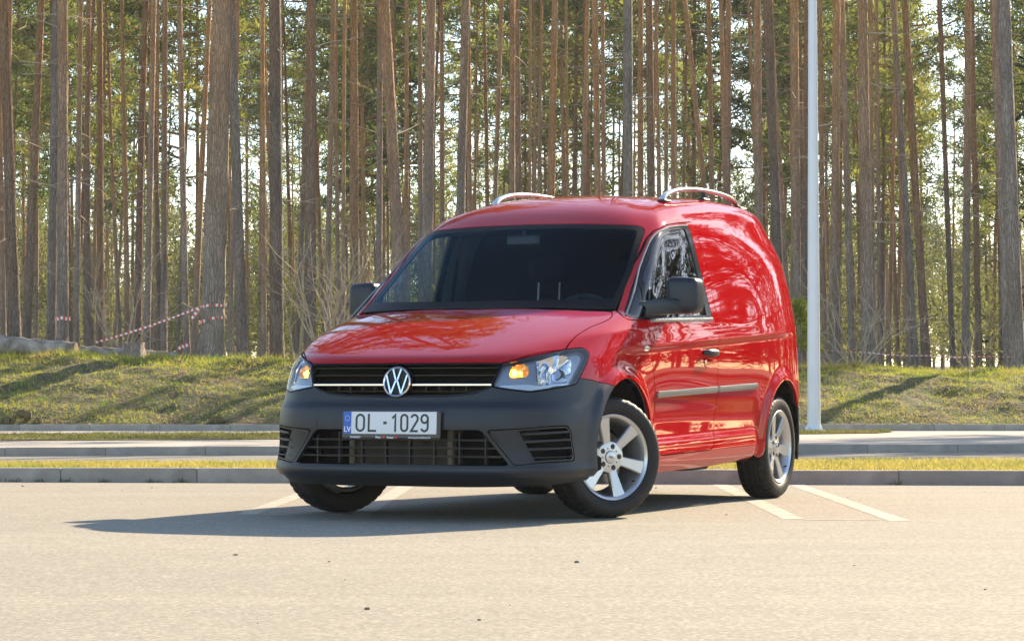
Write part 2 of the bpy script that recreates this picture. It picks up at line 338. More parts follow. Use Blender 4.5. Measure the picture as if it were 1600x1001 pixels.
# ---------------------------------------------------------------- van shell (half, x>=0), metres, y rearward from front axle
ROWS = np.array([
[(0,-.80,.19),(.42,-.775,.19),(.64,-.70,.195),(.78,-.545,.20),(.835,-.33,.21),(.84,.05,.215),(.845,.5,.225),(.85,1.46,.24),(.85,2.1,.268),(.845,2.68,.28),(.815,3.05,.28),(.755,3.25,.29),(.5,3.43,.30),(0,3.48,.30)],
[(0,-.853,.235),(.42,-.828,.235),(.66,-.745,.24),(.818,-.57,.245),(.872,-.335,.25),(.868,.05,.25),(.866,.5,.26),(.868,1.46,.28),(.868,2.1,.29),(.862,2.68,.30),(.835,3.05,.31),(.775,3.27,.32),(.52,3.46,.33),(0,3.515,.33)],
[(0,-.865,.35),(.42,-.84,.35),(.67,-.755,.35),(.83,-.57,.355),(.886,-.33,.36),(.880,.05,.36),(.874,.5,.36),(.877,1.46,.38),(.877,2.1,.39),(.874,2.68,.40),(.845,3.05,.41),(.785,3.27,.42),(.53,3.475,.43),(0,3.53,.43)],
[(0,-.870,.49),(.42,-.845,.49),(.675,-.757,.49),(.828,-.56,.50),(.888,-.32,.51),(.890,.05,.52),(.882,.5,.52),(.885,1.46,.53),(.885,2.1,.53),(.884,2.68,.54),(.852,3.05,.545),(.79,3.28,.55),(.54,3.48,.56),(0,3.535,.56)],
[(0,-.848,.635),(.42,-.823,.635),(.675,-.73,.65),(.810,-.525,.67),(.878,-.285,.68),(.892,.05,.69),(.891,.5,.68),(.892,1.46,.69),(.892,2.1,.69),(.890,2.68,.70),(.857,3.05,.70),(.793,3.28,.70),(.55,3.475,.70),(0,3.53,.70)],
[(0,-.805,.795),(.42,-.78,.797),(.650,-.68,.805),(.783,-.485,.82),(.860,-.25,.82),(.886,.05,.82),(.894,.5,.81),(.895,1.46,.83),(.895,2.1,.84),(.890,2.68,.85),(.853,3.05,.85),(.786,3.28,.85),(.55,3.465,.85),(0,3.515,.85)],
[(0,-.72,.853),(.42,-.695,.856),(.615,-.60,.868),(.748,-.43,.888),(.832,-.22,.902),(.876,.08,.915),(.892,.5,.91),(.893,1.46,.94),(.892,2.1,.96),(.886,2.68,.98),(.847,3.05,1.0),(.777,3.27,1.0),(.54,3.45,1.0),(0,3.50,1.0)],
[(0,-.35,.985),(.42,-.335,.982),(.63,-.28,.975),(.772,-.19,.970),(.838,-.07,.968),(.871,.15,.982),(.886,.5,.99),(.887,1.46,1.02),(.886,2.1,1.05),(.877,2.68,1.08),(.837,3.05,1.1),(.767,3.26,1.1),(.53,3.44,1.1),(0,3.485,1.1)],
[(0,.05,1.10),(.42,.09,1.10),(.66,.175,1.093),(.785,.235,1.08),(.848,.29,1.062),(.868,.45,1.06),(.876,.75,1.065),(.874,1.46,1.10),(.872,2.1,1.13),(.862,2.68,1.17),(.82,3.05,1.19),(.752,3.25,1.2),(.52,3.42,1.2),(0,3.465,1.2)],
[(0,.315,1.285),(.42,.345,1.278),(.64,.425,1.268),(.735,.48,1.261),(.805,.54,1.255),(.826,.68,1.25),(.833,.95,1.255),(.834,1.46,1.28),(.834,2.1,1.31),(.824,2.68,1.34),(.785,3.04,1.36),(.718,3.23,1.37),(.50,3.39,1.37),(0,3.435,1.37)],
[(0,.56,1.455),(.42,.59,1.445),(.61,.65,1.438),(.692,.695,1.430),(.758,.755,1.425),(.780,.87,1.42),(.787,1.08,1.43),(.787,1.46,1.46),(.786,2.1,1.49),(.774,2.68,1.51),(.737,3.02,1.52),(.672,3.20,1.53),(.48,3.345,1.53),(0,3.39,1.53)],
[(0,.78,1.595),(.42,.80,1.588),(.58,.835,1.575),(.648,.875,1.565),(.700,.935,1.562),(.726,1.02,1.568),(.735,1.18,1.58),(.735,1.46,1.61),(.731,2.1,1.635),(.716,2.68,1.64),(.68,2.98,1.65),(.62,3.15,1.65),(.45,3.28,1.66),(0,3.32,1.66)],
[(0,.92,1.675),(.40,.93,1.665),(.54,.96,1.652),(.602,.995,1.645),(.645,1.045,1.645),(.668,1.12,1.652),(.677,1.26,1.668),(.675,1.5,1.70),(.677,2.1,1.73),(.664,2.70,1.742),(.63,2.97,1.744),(.573,3.12,1.745),(.415,3.23,1.75),(0,3.26,1.75)],
[(0,1.12,1.745),(.36,1.13,1.735),(.47,1.155,1.722),(.525,1.19,1.715),(.555,1.24,1.717),(.572,1.31,1.725),(.58,1.42,1.738),(.578,1.64,1.764),(.59,2.1,1.796),(.583,2.64,1.802),(.55,2.88,1.80),(.495,3.02,1.798),(.35,3.10,1.80),(0,3.12,1.803)],
[(0,1.4,1.793),(.25,1.41,1.789),(.33,1.43,1.782),(.365,1.46,1.779),(.38,1.5,1.781),(.388,1.56,1.786),(.39,1.64,1.791),(.39,1.80,1.806),(.388,2.1,1.822),(.38,2.48,1.828),(.355,2.63,1.828),(.32,2.72,1.827),(.225,2.80,1.827),(0,2.82,1.828)],
[(0,1.75,1.826),(0,1.755,1.826),(0,1.765,1.826),(0,1.78,1.827),(0,1.80,1.827),(0,1.83,1.829),(0,1.88,1.831),(0,1.97,1.834),(0,2.1,1.837),(0,2.25,1.839),(0,2.33,1.839),(0,2.38,1.839),(0,2.41,1.839),(0,2.42,1.839)],
], float)
SHARP = 8      # row where hood meets windscreen (sharp for the front columns)

def nat_spline(t, P, q):
    """natural cubic spline through P (n,...) at parameters t, sampled at q"""
    n = len(t); h = np.diff(t); sh = P.shape[1:]
    Y = P.reshape(n, -1); A = np.zeros((n, n)); B = np.zeros_like(Y)
    A[0, 0] = A[-1, -1] = 1
    for i in range(1, n-1):
        A[i, i-1] = h[i-1]; A[i, i] = 2*(h[i-1]+h[i]); A[i, i+1] = h[i]
        B[i] = 6*((Y[i+1]-Y[i])/h[i] - (Y[i]-Y[i-1])/h[i-1])
    M = np.linalg.solve(A, B)
    k = np.clip(np.searchsorted(t, q, side='right')-1, 0, n-2)
    hk = h[k][:, None]; a = (t[k+1]-q)[:, None]; b = (q-t[k])[:, None]
    out = (M[k]*a**3 + M[k+1]*b**3)/(6*hk) + (Y[k]/hk - M[k]*hk/6)*a + (Y[k+1]/hk - M[k+1]*hk/6)*b
    return out.reshape((len(q),)+sh)

def sstep(a, b, x):
    t = np.clip((x-a)/(b-a), 0, 1); return t*t*(3-2*t)

WHEELS_Y = (0.0, 2.682)
def shell(step=.014):
    R = ROWS; nr, nc = R.shape[:2]
    rt = np.r_[0, np.cumsum(np.linalg.norm(np.diff(R[:, [0, 2, 5, 7, 9]], axis=0), axis=2).mean(1))]
    W = R[:13]
    ct = np.r_[0, np.cumsum(np.linalg.norm(np.diff(W, axis=1), axis=2).mean(0))]
    # rows direction first, each control column on its own
    nrow = int(rt[-1]/step)
    ra = rt[SHARP]; n1 = int(nrow*ra/rt[-1]); n2 = nrow-n1
    q = np.r_[np.linspace(0, ra, n1+1), np.linspace(ra, rt[-1], n2+1)[1:]]
    smooth = nat_spline(rt, R, q)
    lo = nat_spline(rt[:SHARP+1], R[:SHARP+1], q[:n1+1]); hi = nat_spline(rt[SHARP:], R[SHARP:], q[n1:])
    sharp = np.concatenate([lo, hi[1:]], 0)
    wgt = np.array([1, 1, 1, 1, .5]+[0]*9)[None, :, None]
    D = sharp*wgt + smooth*(1-wgt)
    # columns, mirrored across the centre plane at both ends
    mir = np.array([-1, 1, 1.])
    E = np.concatenate([D[:, 3:0:-1]*mir, D, D[:, -2:-5:-1]*mir], 1)
    et = np.r_[-ct[3:0:-1], ct, 2*ct[-1]-ct[-2:-5:-1]]
    qc = []
    for k in range(nc-1):
        m = max(2, int((ct[k+1]-ct[k])/step)); qc += list(np.linspace(ct[k], ct[k+1], m, endpoint=False))
    qc = np.array(qc+[ct[-1]])
    G = nat_spline(et, np.swapaxes(E, 0, 1), qc); G = np.swapaxes(G, 0, 1).copy()
    G[:, 0, 0] = 0; G[:, -1, 0] = 0; G[-1, :, 0] = 0
    G[..., 0] = np.maximum(G[..., 0], 0)
    U = np.interp(qc, ct, np.arange(nc)); V = np.interp(q, rt, np.arange(nr))
    U, V = np.meshgrid(U, V)
    # pressed features of the sides
    def normals(G):
        du = np.gradient(G, axis=1); dv = np.gradient(G, axis=0)
        N = np.cross(du, dv); l = np.linalg.norm(N, axis=2, keepdims=True); N = N/np.maximum(l, 1e-12)
        bad = l[..., 0] < 1e-10; N[bad] = (0, 0, 1)
        N[-1] = (0, 0, 1)
        for c in (0, -1):
            N[:, c, 0] = 0; N[:, c] /= np.maximum(np.linalg.norm(N[:, c], axis=1, keepdims=True), 1e-9)
        return N
    N = normals(G); x, y, z = G[..., 0], G[..., 1], G[..., 2]
    side = sstep(3.2, 4.0, U)*(1-sstep(10.2, 10.8, U))*(1-sstep(8.5, 9.5, V))
    h = np.zeros_like(x)
    for yc in WHEELS_Y:
        r = np.hypot(y-yc, z-.335)
        h += .024*(1-sstep(.405, .475, r))*sstep(.20, .30, z)
    zc = .897+.050*(y-.36)
    d = z-zc
    h += .011*np.where(d > 0, np.exp(-np.abs(d)/.05), np.exp(-(d/.016)**2))*sstep(-.25, .2, y)*(1-sstep(2.6, 3.1, y))
    zs = .385+.02*(y-.5)
    mid = sstep(.38, .5, y)*(1-sstep(2.12, 2.24, y))
    h += mid*(.014*(1-sstep(zs-.012, zs+.022, z)) + .006*np.exp(-((z-zs+.075)/.010)**2))
    h -= mid*.010*np.exp(-((z-.52)/.08)**2)
    front = (1-sstep(3.9, 4.3, U))*(V < 5)
    hf = .012*(1-sstep(.574, .606, z))*(1-sstep(2.3, 3.5, U)) + .014*(1-sstep(.268, .296, z))
    G = G + N*(h*side + hf*front)[..., None]
    N = normals(G)
    nr, nc = x.shape
    I = np.arange(nr*nc).reshape(nr, nc)
    a, b, c, d = I[:-1, :-1].ravel(), I[:-1, 1:].ravel(), I[1:, 1:].ravel(), I[1:, :-1].ravel()
    F = np.concatenate([np.stack([a, b, c], 1), np.stack([a, c, d], 1)])
    A = np.concatenate([G.reshape(-1, 3), N.reshape(-1, 3), U.reshape(-1, 1), V.reshape(-1, 1)], 1)
    ar = np.linalg.norm(np.cross(A[F[:, 1], :3]-A[F[:, 0], :3], A[F[:, 2], :3]-A[F[:, 0], :3]), axis=1)
    return A, F[ar > 1e-9]
# ================================================================ THE SETTING
_nc = [(rng.uniform(0, 6.28), rng.uniform(0, 6.28), rng.uniform(.6, 1.6)) for _ in range(40)]
def vnoise(x, y, s, k0=0, n=7):
    """smooth pseudo noise in about -1..1"""
    o = np.zeros_like(np.asarray(x, float))
    for k in range(k0, k0+n):
        a, p, f = _nc[k % 40]
        o = o+np.sin((x*math.cos(a)+y*math.sin(a))*s*f*(1+.23*(k-k0))+p)
    return o/n*1.6

K1A, K1B = 18.23, -.0904            # front kerb: Y = A + B X
def k1(x): return K1A+K1B*x
def verge_back(x): return 20.5+.14*x
def k2(x): return 26.6+.17*x
K3 = 36.4
def bank_z(x, y):
    x = np.asarray(x, float); y = np.asarray(y, float)
    top = 1.05-.016*np.clip(x, -14, 14)
    t = np.clip((y-(K3+.12))/(40.35-K3-.12), 0, 1)
    prof = t*(1.55-.55*t)
    z = .165+(top-.165)*np.clip(prof, 0, 1)
    w = np.clip((y-K3-.12)/.6, 0, 1)
    z = z+w*(.07*vnoise(x, y, 1.5)+.04*vnoise(x, y, 4.1, 9)+.025*vnoise(x, y, 10, 20))
    return z+np.clip(y-60, 0, 400)*.010

def sheet(name, poly, z, m, kind='structure', thick=0):
    n = len(poly); V = [(x, y, z) for x, y in poly]; F = [tuple(range(n))]
    o = mesh_obj(name, V, F, m); tag(o, kind=kind); return o

def strip(name, fa, fb, z, m, x0=-60, x1=60, n=24):
    xs = np.linspace(x0, x1, n+1); V = [(x, fa(x), z) for x in xs]+[(x, fb(x), z) for x in xs]
    F = [(i, i+1, n+2+i, n+1+i) for i in range(n)]
    return tag(mesh_obj(name, V, F, m), kind='structure')
g = sheet('ground', [(-900, -400), (900, -400), (900, 1600), (-900, 1600)], -.06, MT['verge'])
strip('car_park', lambda x: -60, lambda x: k1(x)+.02, 0, MT['asphalt'])
strip('grass_verge', lambda x: k1(x)+.13, lambda x: verge_back(x), .092, MT['verge'], -25, 25)
strip('road', lambda x: verge_back(x)-.3, lambda x: k2(x)+.03, -.004, MT['road'], -25, 25)
strip('pavement', lambda x: k2(x)+.13, lambda x: K3+.02, .078, MT['paving'], -25, 25)
# soil wedge of grass on the pavement's left part
wedge = [(-25, 28.6), (-8, 28.7), (0, 30.9), (4.9, 34.3), (5.3, 35.4), (3, 35.5), (0, 34.4), (-8, 33.3), (-25, 33.2)]
sheet('grass_strip', wedge, .086, MT['verge'])
# bank and forest floor as one terrain
def terrain():
    ys = np.r_[np.linspace(K3+.10, 41, 60), np.linspace(41.3, 60, 40), np.linspace(62, 420, 60)]
    V = []; 
    xs = np.linspace(-1, 1, 201)
    for y in ys:
        w = 16 if y < 41 else 16+(y-41)*.9
        X = xs*w; V.append(np.stack([X, np.full_like(X, y), bank_z(X, y)], 1))
    n, m = len(ys), len(xs); I = np.arange(n*m).reshape(n, m)
    F = np.stack([I[:-1, :-1].ravel(), I[:-1, 1:].ravel(), I[1:, 1:].ravel(), I[1:, :-1].ravel()], 1)
    V = np.concatenate(V)
    fm = (V[F[:, 0], 1] > 41.5).astype(int)
    return tag(mesh_obj('bank', V, F, [MT['bank'], MT['floor']], smooth=True, fm=fm), kind='structure')
terrain()

# ---- kerbs of single concrete kerbstones
def kerb(name, f, xs0, xs1, z0, z1, length=1.0, depth=.13):
    root = empty(name, loc=(0, 0, 0)); tag(root, kind='structure')
    mb = MB(); mb.box((0, depth/2, (z1-z0)/2-.03), (length-.003, depth, z1-z0+.06), .005)
    proto = None; x = xs0; sl = math.atan((f(1)-f(0)))
    while x < xs1:
        if proto is None: o = proto = mb.build('kerbstone', MT['kerb'], root)
        else: o = proto.copy(); COL.objects.link(o); o.parent = root
        cx = x+length*math.cos(sl)/2
        o.location = (cx, f(cx)+random.uniform(-.003, .003), z0+random.uniform(-.003, .003)); o.rotation_euler = (0, random.uniform(-.002, .002), sl+random.uniform(-.002, .002))
        x += length*math.cos(sl)
    return root
kerb('front_kerb', k1, -6.25, 6.0, 0, .10)
kerb('middle_kerb', k2, -8.05, 8.0, 0, .085)
kerb('back_kerb', lambda x: K3, -10.0, 10.0, .08, .172, depth=.10)

# ---- worn parking bay lines, one sheet each
def line(x0, y0, x1, y1, w):
    d = Vector((x1-x0, y1-y0)).normalized(); nrm = Vector((-d.y, d.x))*w/2
    P = [(x0+nrm.x, y0+nrm.y), (x1+nrm.x, y1+nrm.y), (x1-nrm.x, y1-nrm.y), (x0-nrm.x, y0-nrm.y)]
    return tag(mesh_obj('bay_line', [(a, b, .0013) for a, b in P], [(0, 1, 2, 3)], MT['paint_white']), kind='structure')
line(1.99, 18.02, 1.97, 13.05, .11); line(1.46, 18.06, 1.45, 13.22, .11)
line(-.72, 18.26, -.81, 13.55, .11); line(-1.28, 18.3, -1.42, 13.7, .11)
tag(mesh_obj('bay_line', [(a, b, .0016) for a, b in [(1.505, 13.17), (1.505, 13.11), (1.915, 13.08), (1.915, 13.14)]], [(0, 1, 2, 3)], MT['paint_white']), kind='structure')
tag(mesh_obj('bay_line', [(a, b, .0016) for a, b in [(-1.365, 13.74), (-1.365, 13.66), (-.865, 13.60), (-.865, 13.68)]], [(0, 1, 2, 3)], MT['paint_white']), kind='structure')

# ---- grass: loose blades
def grass(name, pts, h, w, m, lean=.5):
    """pts (n,3) -> one triangle pair per blade"""
    n = len(pts); a = rng.uniform(0, 6.283, n); hh = h*rng.uniform(.45, 1.25, n); b = rng.uniform(0, 6.283, n); L = hh*rng.uniform(.1, lean*2, n)
    dx = np.stack([np.cos(a), np.sin(a), 0*a], 1)*(w*rng.uniform(.6, 1.3, n))[:, None]/2
    tip = pts+np.stack([np.cos(b)*L, np.sin(b)*L, hh], 1)
    V = np.stack([pts-dx, pts+dx, tip], 1).reshape(-1, 3)
    F = np.arange(3*n).reshape(n, 3)
    o = mesh_obj(name, V, F, m); tag(o, kind='stuff'); return o
n = 52000; X = rng.uniform(-5.2, 5.6, n); Y = k1(X)+.13+rng.uniform(0, 1, n)**1.2*(verge_back(X)-k1(X)-.13)
pts = np.stack([X, Y, np.full(n, .09)], 1)
thin = (vnoise(X, Y, 5, 3) > -.75); o = grass('verge_grass', pts[thin], .036, .007, MT['grass_verge'], 1.0); tag(o, 'short straw yellow grass on the strip behind the front kerb', 'grass')
n = 125000; X = rng.uniform(-10.5, 10.5, n); Y = rng.uniform(K3+.14, 41.9, n)
clump = vnoise(X, Y, 2.3, 5)+.6*vnoise(X, Y, 7, 15); keep = clump > rng.uniform(-1.6, .9, n)
X, Y = X[keep], Y[keep]; Zb = bank_z(X, Y)-.01
o = grass('bank_grass', np.stack([X, Y, Zb], 1), .055, .012, MT['grass_bank'], 1.1); tag(o, 'mossy tufts of green and straw grass covering the low bank', 'grass')
n = 16000; X = rng.uniform(-10.5, 10.5, n); Y = 40.5+rng.normal(0, .45, n); kp = vnoise(X, Y, 3, 7) > -.3
X, Y = X[kp], Y[kp]; o = grass('edge_grass', np.stack([X, Y, bank_z(X, Y)-.01], 1), .12, .012, MT['grass_bank'], .8); tag(o, 'longer dry grass along the top edge of the bank', 'grass')
n = 26000; X = rng.uniform(-8.5, 5.2, n); lo = np.interp(X, [-8, 0, 4.9, 5.3], [28.7, 30.9, 34.3, 35.4]); hi = np.interp(X, [-8, 0, 3, 5.3], [33.3, 34.4, 35.5, 35.42])
Y = lo+(hi-lo)*rng.uniform(0, 1, n); kp = vnoise(X, Y, 3, 11) > -.4
o = grass('strip_grass', np.stack([X, Y, np.full(n, .085)], 1)[kp], .04, .012, MT['grass_green'], .8); tag(o, 'thin green grass between the pavement and the back kerb', 'grass')
# weeds in the joint at the foot of the front kerb
pts = []
for wx in (-3.62, -3.42, -3.20, -2.95, -2.60, -2.38, -.2, 2.7):
    m_ = 26; pts.append(np.stack([wx+rng.normal(0, .03, m_), np.full(m_, k1(wx)-.012)+rng.normal(0, .006, m_), np.zeros(m_)], 1))
o = grass('kerb_weeds', np.concatenate(pts), .035, .006, MT['grass_green'], .9); tag(o, 'tiny weeds at the foot of the front kerb', 'weeds')
# crumbs of soil lying at the foot of the bank
mb = MB()
for cx, s in ((-7.0, .2), (-1.1, .16), (.9, .13), (-4.2, .1)):
    for k in range(26):
        r_ = abs(random.gauss(0, .5)); a_ = random.uniform(0, 6.28); z_ = .165+max(0, s*(1-r_*1.2))*.9
        mb.box((cx+r_*s*2.2*math.cos(a_), K3+.2+.12*r_*math.sin(a_), z_), [random.uniform(.04, .11) for _ in range(3)], .015, M=None)
tag(mb.build('soil_clods', MT['verge']), 'small heaps of dark soil along the back kerb', 'soil', kind='stuff')

# grit and bits of bark lying on the car park
mb = MB()
for k in range(30):
    y_ = random.uniform(6.9, 17.8); x_ = random.uniform(-.24, .24)*y_; s_ = abs(random.gauss(0, .0035))+.003
    mb.box((x_, y_, s_*.25), (s_*random.uniform(.8, 2.2), s_*random.uniform(.8, 1.6), s_*.7), s_*.2)
for x_, y_, s_ in ((.25, 9.9, .018), (-.44, 7.8, .016)): mb.box((x_, y_, s_*.2), (s_, s_*.7, s_*.5), s_*.12)
MT['grit'] = mat('dark grit', (.17, .14, .105), .9, noise=(40, (.26, .22, .17), .5))
tag(mb.build('grit', MT['grit']), 'small stones and bits of bark scattered on the car park', 'grit', kind='stuff')

# ================================================================ PINES
def tuft_cloud(C, R, n_needles, size, flat=.6):
    """needle tufts round centres C (n,3) with radii R: quads"""
    n = len(C)*n_needles
    c = np.repeat(C, n_needles, 0); r = np.repeat(R, n_needles)
    d = rng.normal(0, 1, (n, 3)); d /= np.linalg.norm(d, axis=1, keepdims=True)
    p = c+d*(r*rng.uniform(.25, 1.0, n))[:, None]*np.array([1, 1, flat])
    ax = d+rng.normal(0, .55, (n, 3))+np.array([0, 0, .35]); ax /= np.linalg.norm(ax, axis=1, keepdims=True)
    sd = np.cross(ax, rng.normal(0, 1, (n, 3))); sd /= np.linalg.norm(sd, axis=1, keepdims=True)
    L = size*rng.uniform(.6, 1.3, n)[:, None]; W = L*rng.uniform(.13, .28, (n, 1))
    V = np.stack([p-sd*W*.4, p+sd*W*.4, p+ax*L+sd*W*.5, p+ax*L-sd*W*.5], 1).reshape(-1, 3)
    return V, np.arange(4*n).reshape(n, 4)

def tube_np(P, R, n=6):
    mb = MB(); mb.tube(P, R, n, cap=False); return np.concatenate(mb.v), mb.f

def make_crown(H, z0, spread, nb, kind='pine', nn=26, size=.20):
    """limbs + tufts, local coordinates of the trunk; returns mesh with materials bark / needles"""
    mb = MB(); Cs = []; Rs = []
    for k in range(nb):
        f = (k+random.random())/nb; z = z0+(H-z0)*f**.9
        a = random.uniform(0, 6.283)
        if kind == 'pine': ln = spread*(math.sin(math.pi*min(1, .16+.84*f))**.7)*random.uniform(.5, 1.1)+.25
        else: ln = spread*(1-f)**.8*random.uniform(.7, 1.1)+.12
        rise = random.uniform(-.15, .45) if kind == 'pine' else random.uniform(-.25, .1)
        pts = []; d = Vector((math.cos(a), math.sin(a), rise))
        p = Vector((0, 0, z))
        for s in range(5):
            pts.append(p.copy()); p = p+d*(ln/4); d = (d+Vector((random.gauss(0, .14), random.gauss(0, .14), .07+random.gauss(0, .07)))).normalized()
        mb.tube(pts, np.linspace(.045, .010, 5)*(H/20)**.5, 4, cap=False)
        nt_ = max(2, int(ln*3.6))
        for s in range(nt_):
            u = (.35+.65*(s+random.random())/nt_)*4; i = min(3, int(u)); q = pts[i].lerp(pts[i+1], u-i)
            off = Vector((random.gauss(0, .28), random.gauss(0, .28), random.gauss(.05, .14)))*(.5+.22*ln)
            Cs.append(tuple(q+off)); Rs.append(random.uniform(.20, .42)*(1 if kind == 'pine' else .8))
    V1 = np.concatenate(mb.v); F1 = mb.f
    V2, F2 = tuft_cloud(np.array(Cs), np.array(Rs), nn, size)
    me = bpy.data.meshes.new('crown')
    me.from_pydata([tuple(v) for v in V1]+[tuple(v) for v in V2], [], list(F1)+[tuple(int(i)+len(V1) for i in f) for f in F2])
    me.materials.append(MT['bark']); me.materials.append(MT['needle'])
    fm = np.r_[np.zeros(len(F1), np.int32), np.ones(len(F2), np.int32)]; me.polygons.foreach_set('material_index', fm)
    me.update(); return me

def trunk_mesh(r0, H, top, bend, flare=.25, sides=14, rings=34, rough=.012, zcut=None, seed=0):
    """bole from z=-.3 to H; top = (dx,dy) lean at H"""
    r = np.random.default_rng(seed)
    zs = np.r_[np.linspace(-.3, 1.2, 9), np.linspace(1.2, H, rings)[1:]]
    V = []
    ph = r.uniform(0, 6.28, 6)
    for z in zs:
        t = max(z, 0)/H
        cx = top[0]*t+bend[0]*math.sin(t*math.pi*1.6+ph[0])*(t**.6); cy = top[1]*t+bend[1]*math.sin(t*math.pi*1.3+ph[1])*(t**.6)
        rad = r0*(1-.72*t**1.15)*(1+flare*math.exp(-max(z, -.1)/.35))
        a = np.arange(sides)*2*math.pi/sides
        lob = 1+.05*flare*4*math.exp(-max(z, 0)/.5)*np.sin(a*5+ph[2])+.02*np.sin(a*2+z*.5+ph[3])
        rr = rad*lob+r.normal(0, rough*r0*4, sides)
        V.append(np.stack([cx+rr*np.cos(a), cy+rr*np.sin(a), np.full(sides, z)], 1))
    m = len(zs); V = np.concatenate(V); F = []
    I = np.arange(m*sides).reshape(m, sides); J = np.roll(I, -1, 1)
    F = np.stack([I[:-1].ravel(), J[:-1].ravel(), J[1:].ravel(), I[1:].ravel()], 1)
    me = bpy.data.meshes.new('trunk'); me.from_pydata([tuple(v) for v in V], [], F.tolist()); me.materials.append(MT['bark'])
    me.polygons.foreach_set('use_smooth', np.ones(len(F), bool)); me.update()
    return me

def dead_branches(r0, H, n, seed):
    random.seed(seed); mb = MB()
    for k in range(n):
        z = random.uniform(.12, .55)*H; a = random.uniform(0, 6.283); ln = random.uniform(.4, 1.5)
        p = Vector((math.cos(a)*r0*.7, math.sin(a)*r0*.7, z)); d = Vector((math.cos(a), math.sin(a), random.uniform(-.35, .35))); pts = []
        for s in range(4): pts.append(p.copy()); p = p+d*ln/3; d = (d+Vector((random.gauss(0, .2), random.gauss(0, .2), random.gauss(-.03, .18)))).normalized()
        mb.tube(pts, [.014, .010, .007, .003], 3, cap=False)
        if random.random() < .6:
            q = pts[2]; mb.tube([q, q+d*.2+Vector((random.gauss(0, .15), random.gauss(0, .15), .15))], [.006, .002], 3, cap=False)
    me = bpy.data.meshes.new('dead_branches'); V = np.concatenate(mb.v); me.from_pydata([tuple(v) for v in V], [], mb.f); me.materials.append(MT['twig']); me.update(); return me

CROWNS = [make_crown(21, random.uniform(10.8, 12.5), random.uniform(1.5, 2.2), random.randint(20, 28)) for _ in range(7)]
SPARSE = [make_crown(21, 14.5, 1.2, 9, nn=12) for _ in range(3)]
LOWCROWNS = [make_crown(17, random.uniform(4.5, 6.5), random.uniform(1.6, 2.2), random.randint(40, 48)) for _ in range(4)]
TRUNKS = [trunk_mesh(.088, 21, (random.uniform(-.5, .5), random.uniform(-.5, .5)), (random.uniform(-.16, .16), random.uniform(-.16, .16)), .2, 10, 22, .008, seed=100+k) for k in range(10)]
TWIGS = [dead_branches(.09, 21, 15, 300+k) for k in range(5)]
random.seed(11)

def add(name, me, parent): 
    o = bpy.data.objects.new(name, me); COL.objects.link(o); o.parent = parent; return o

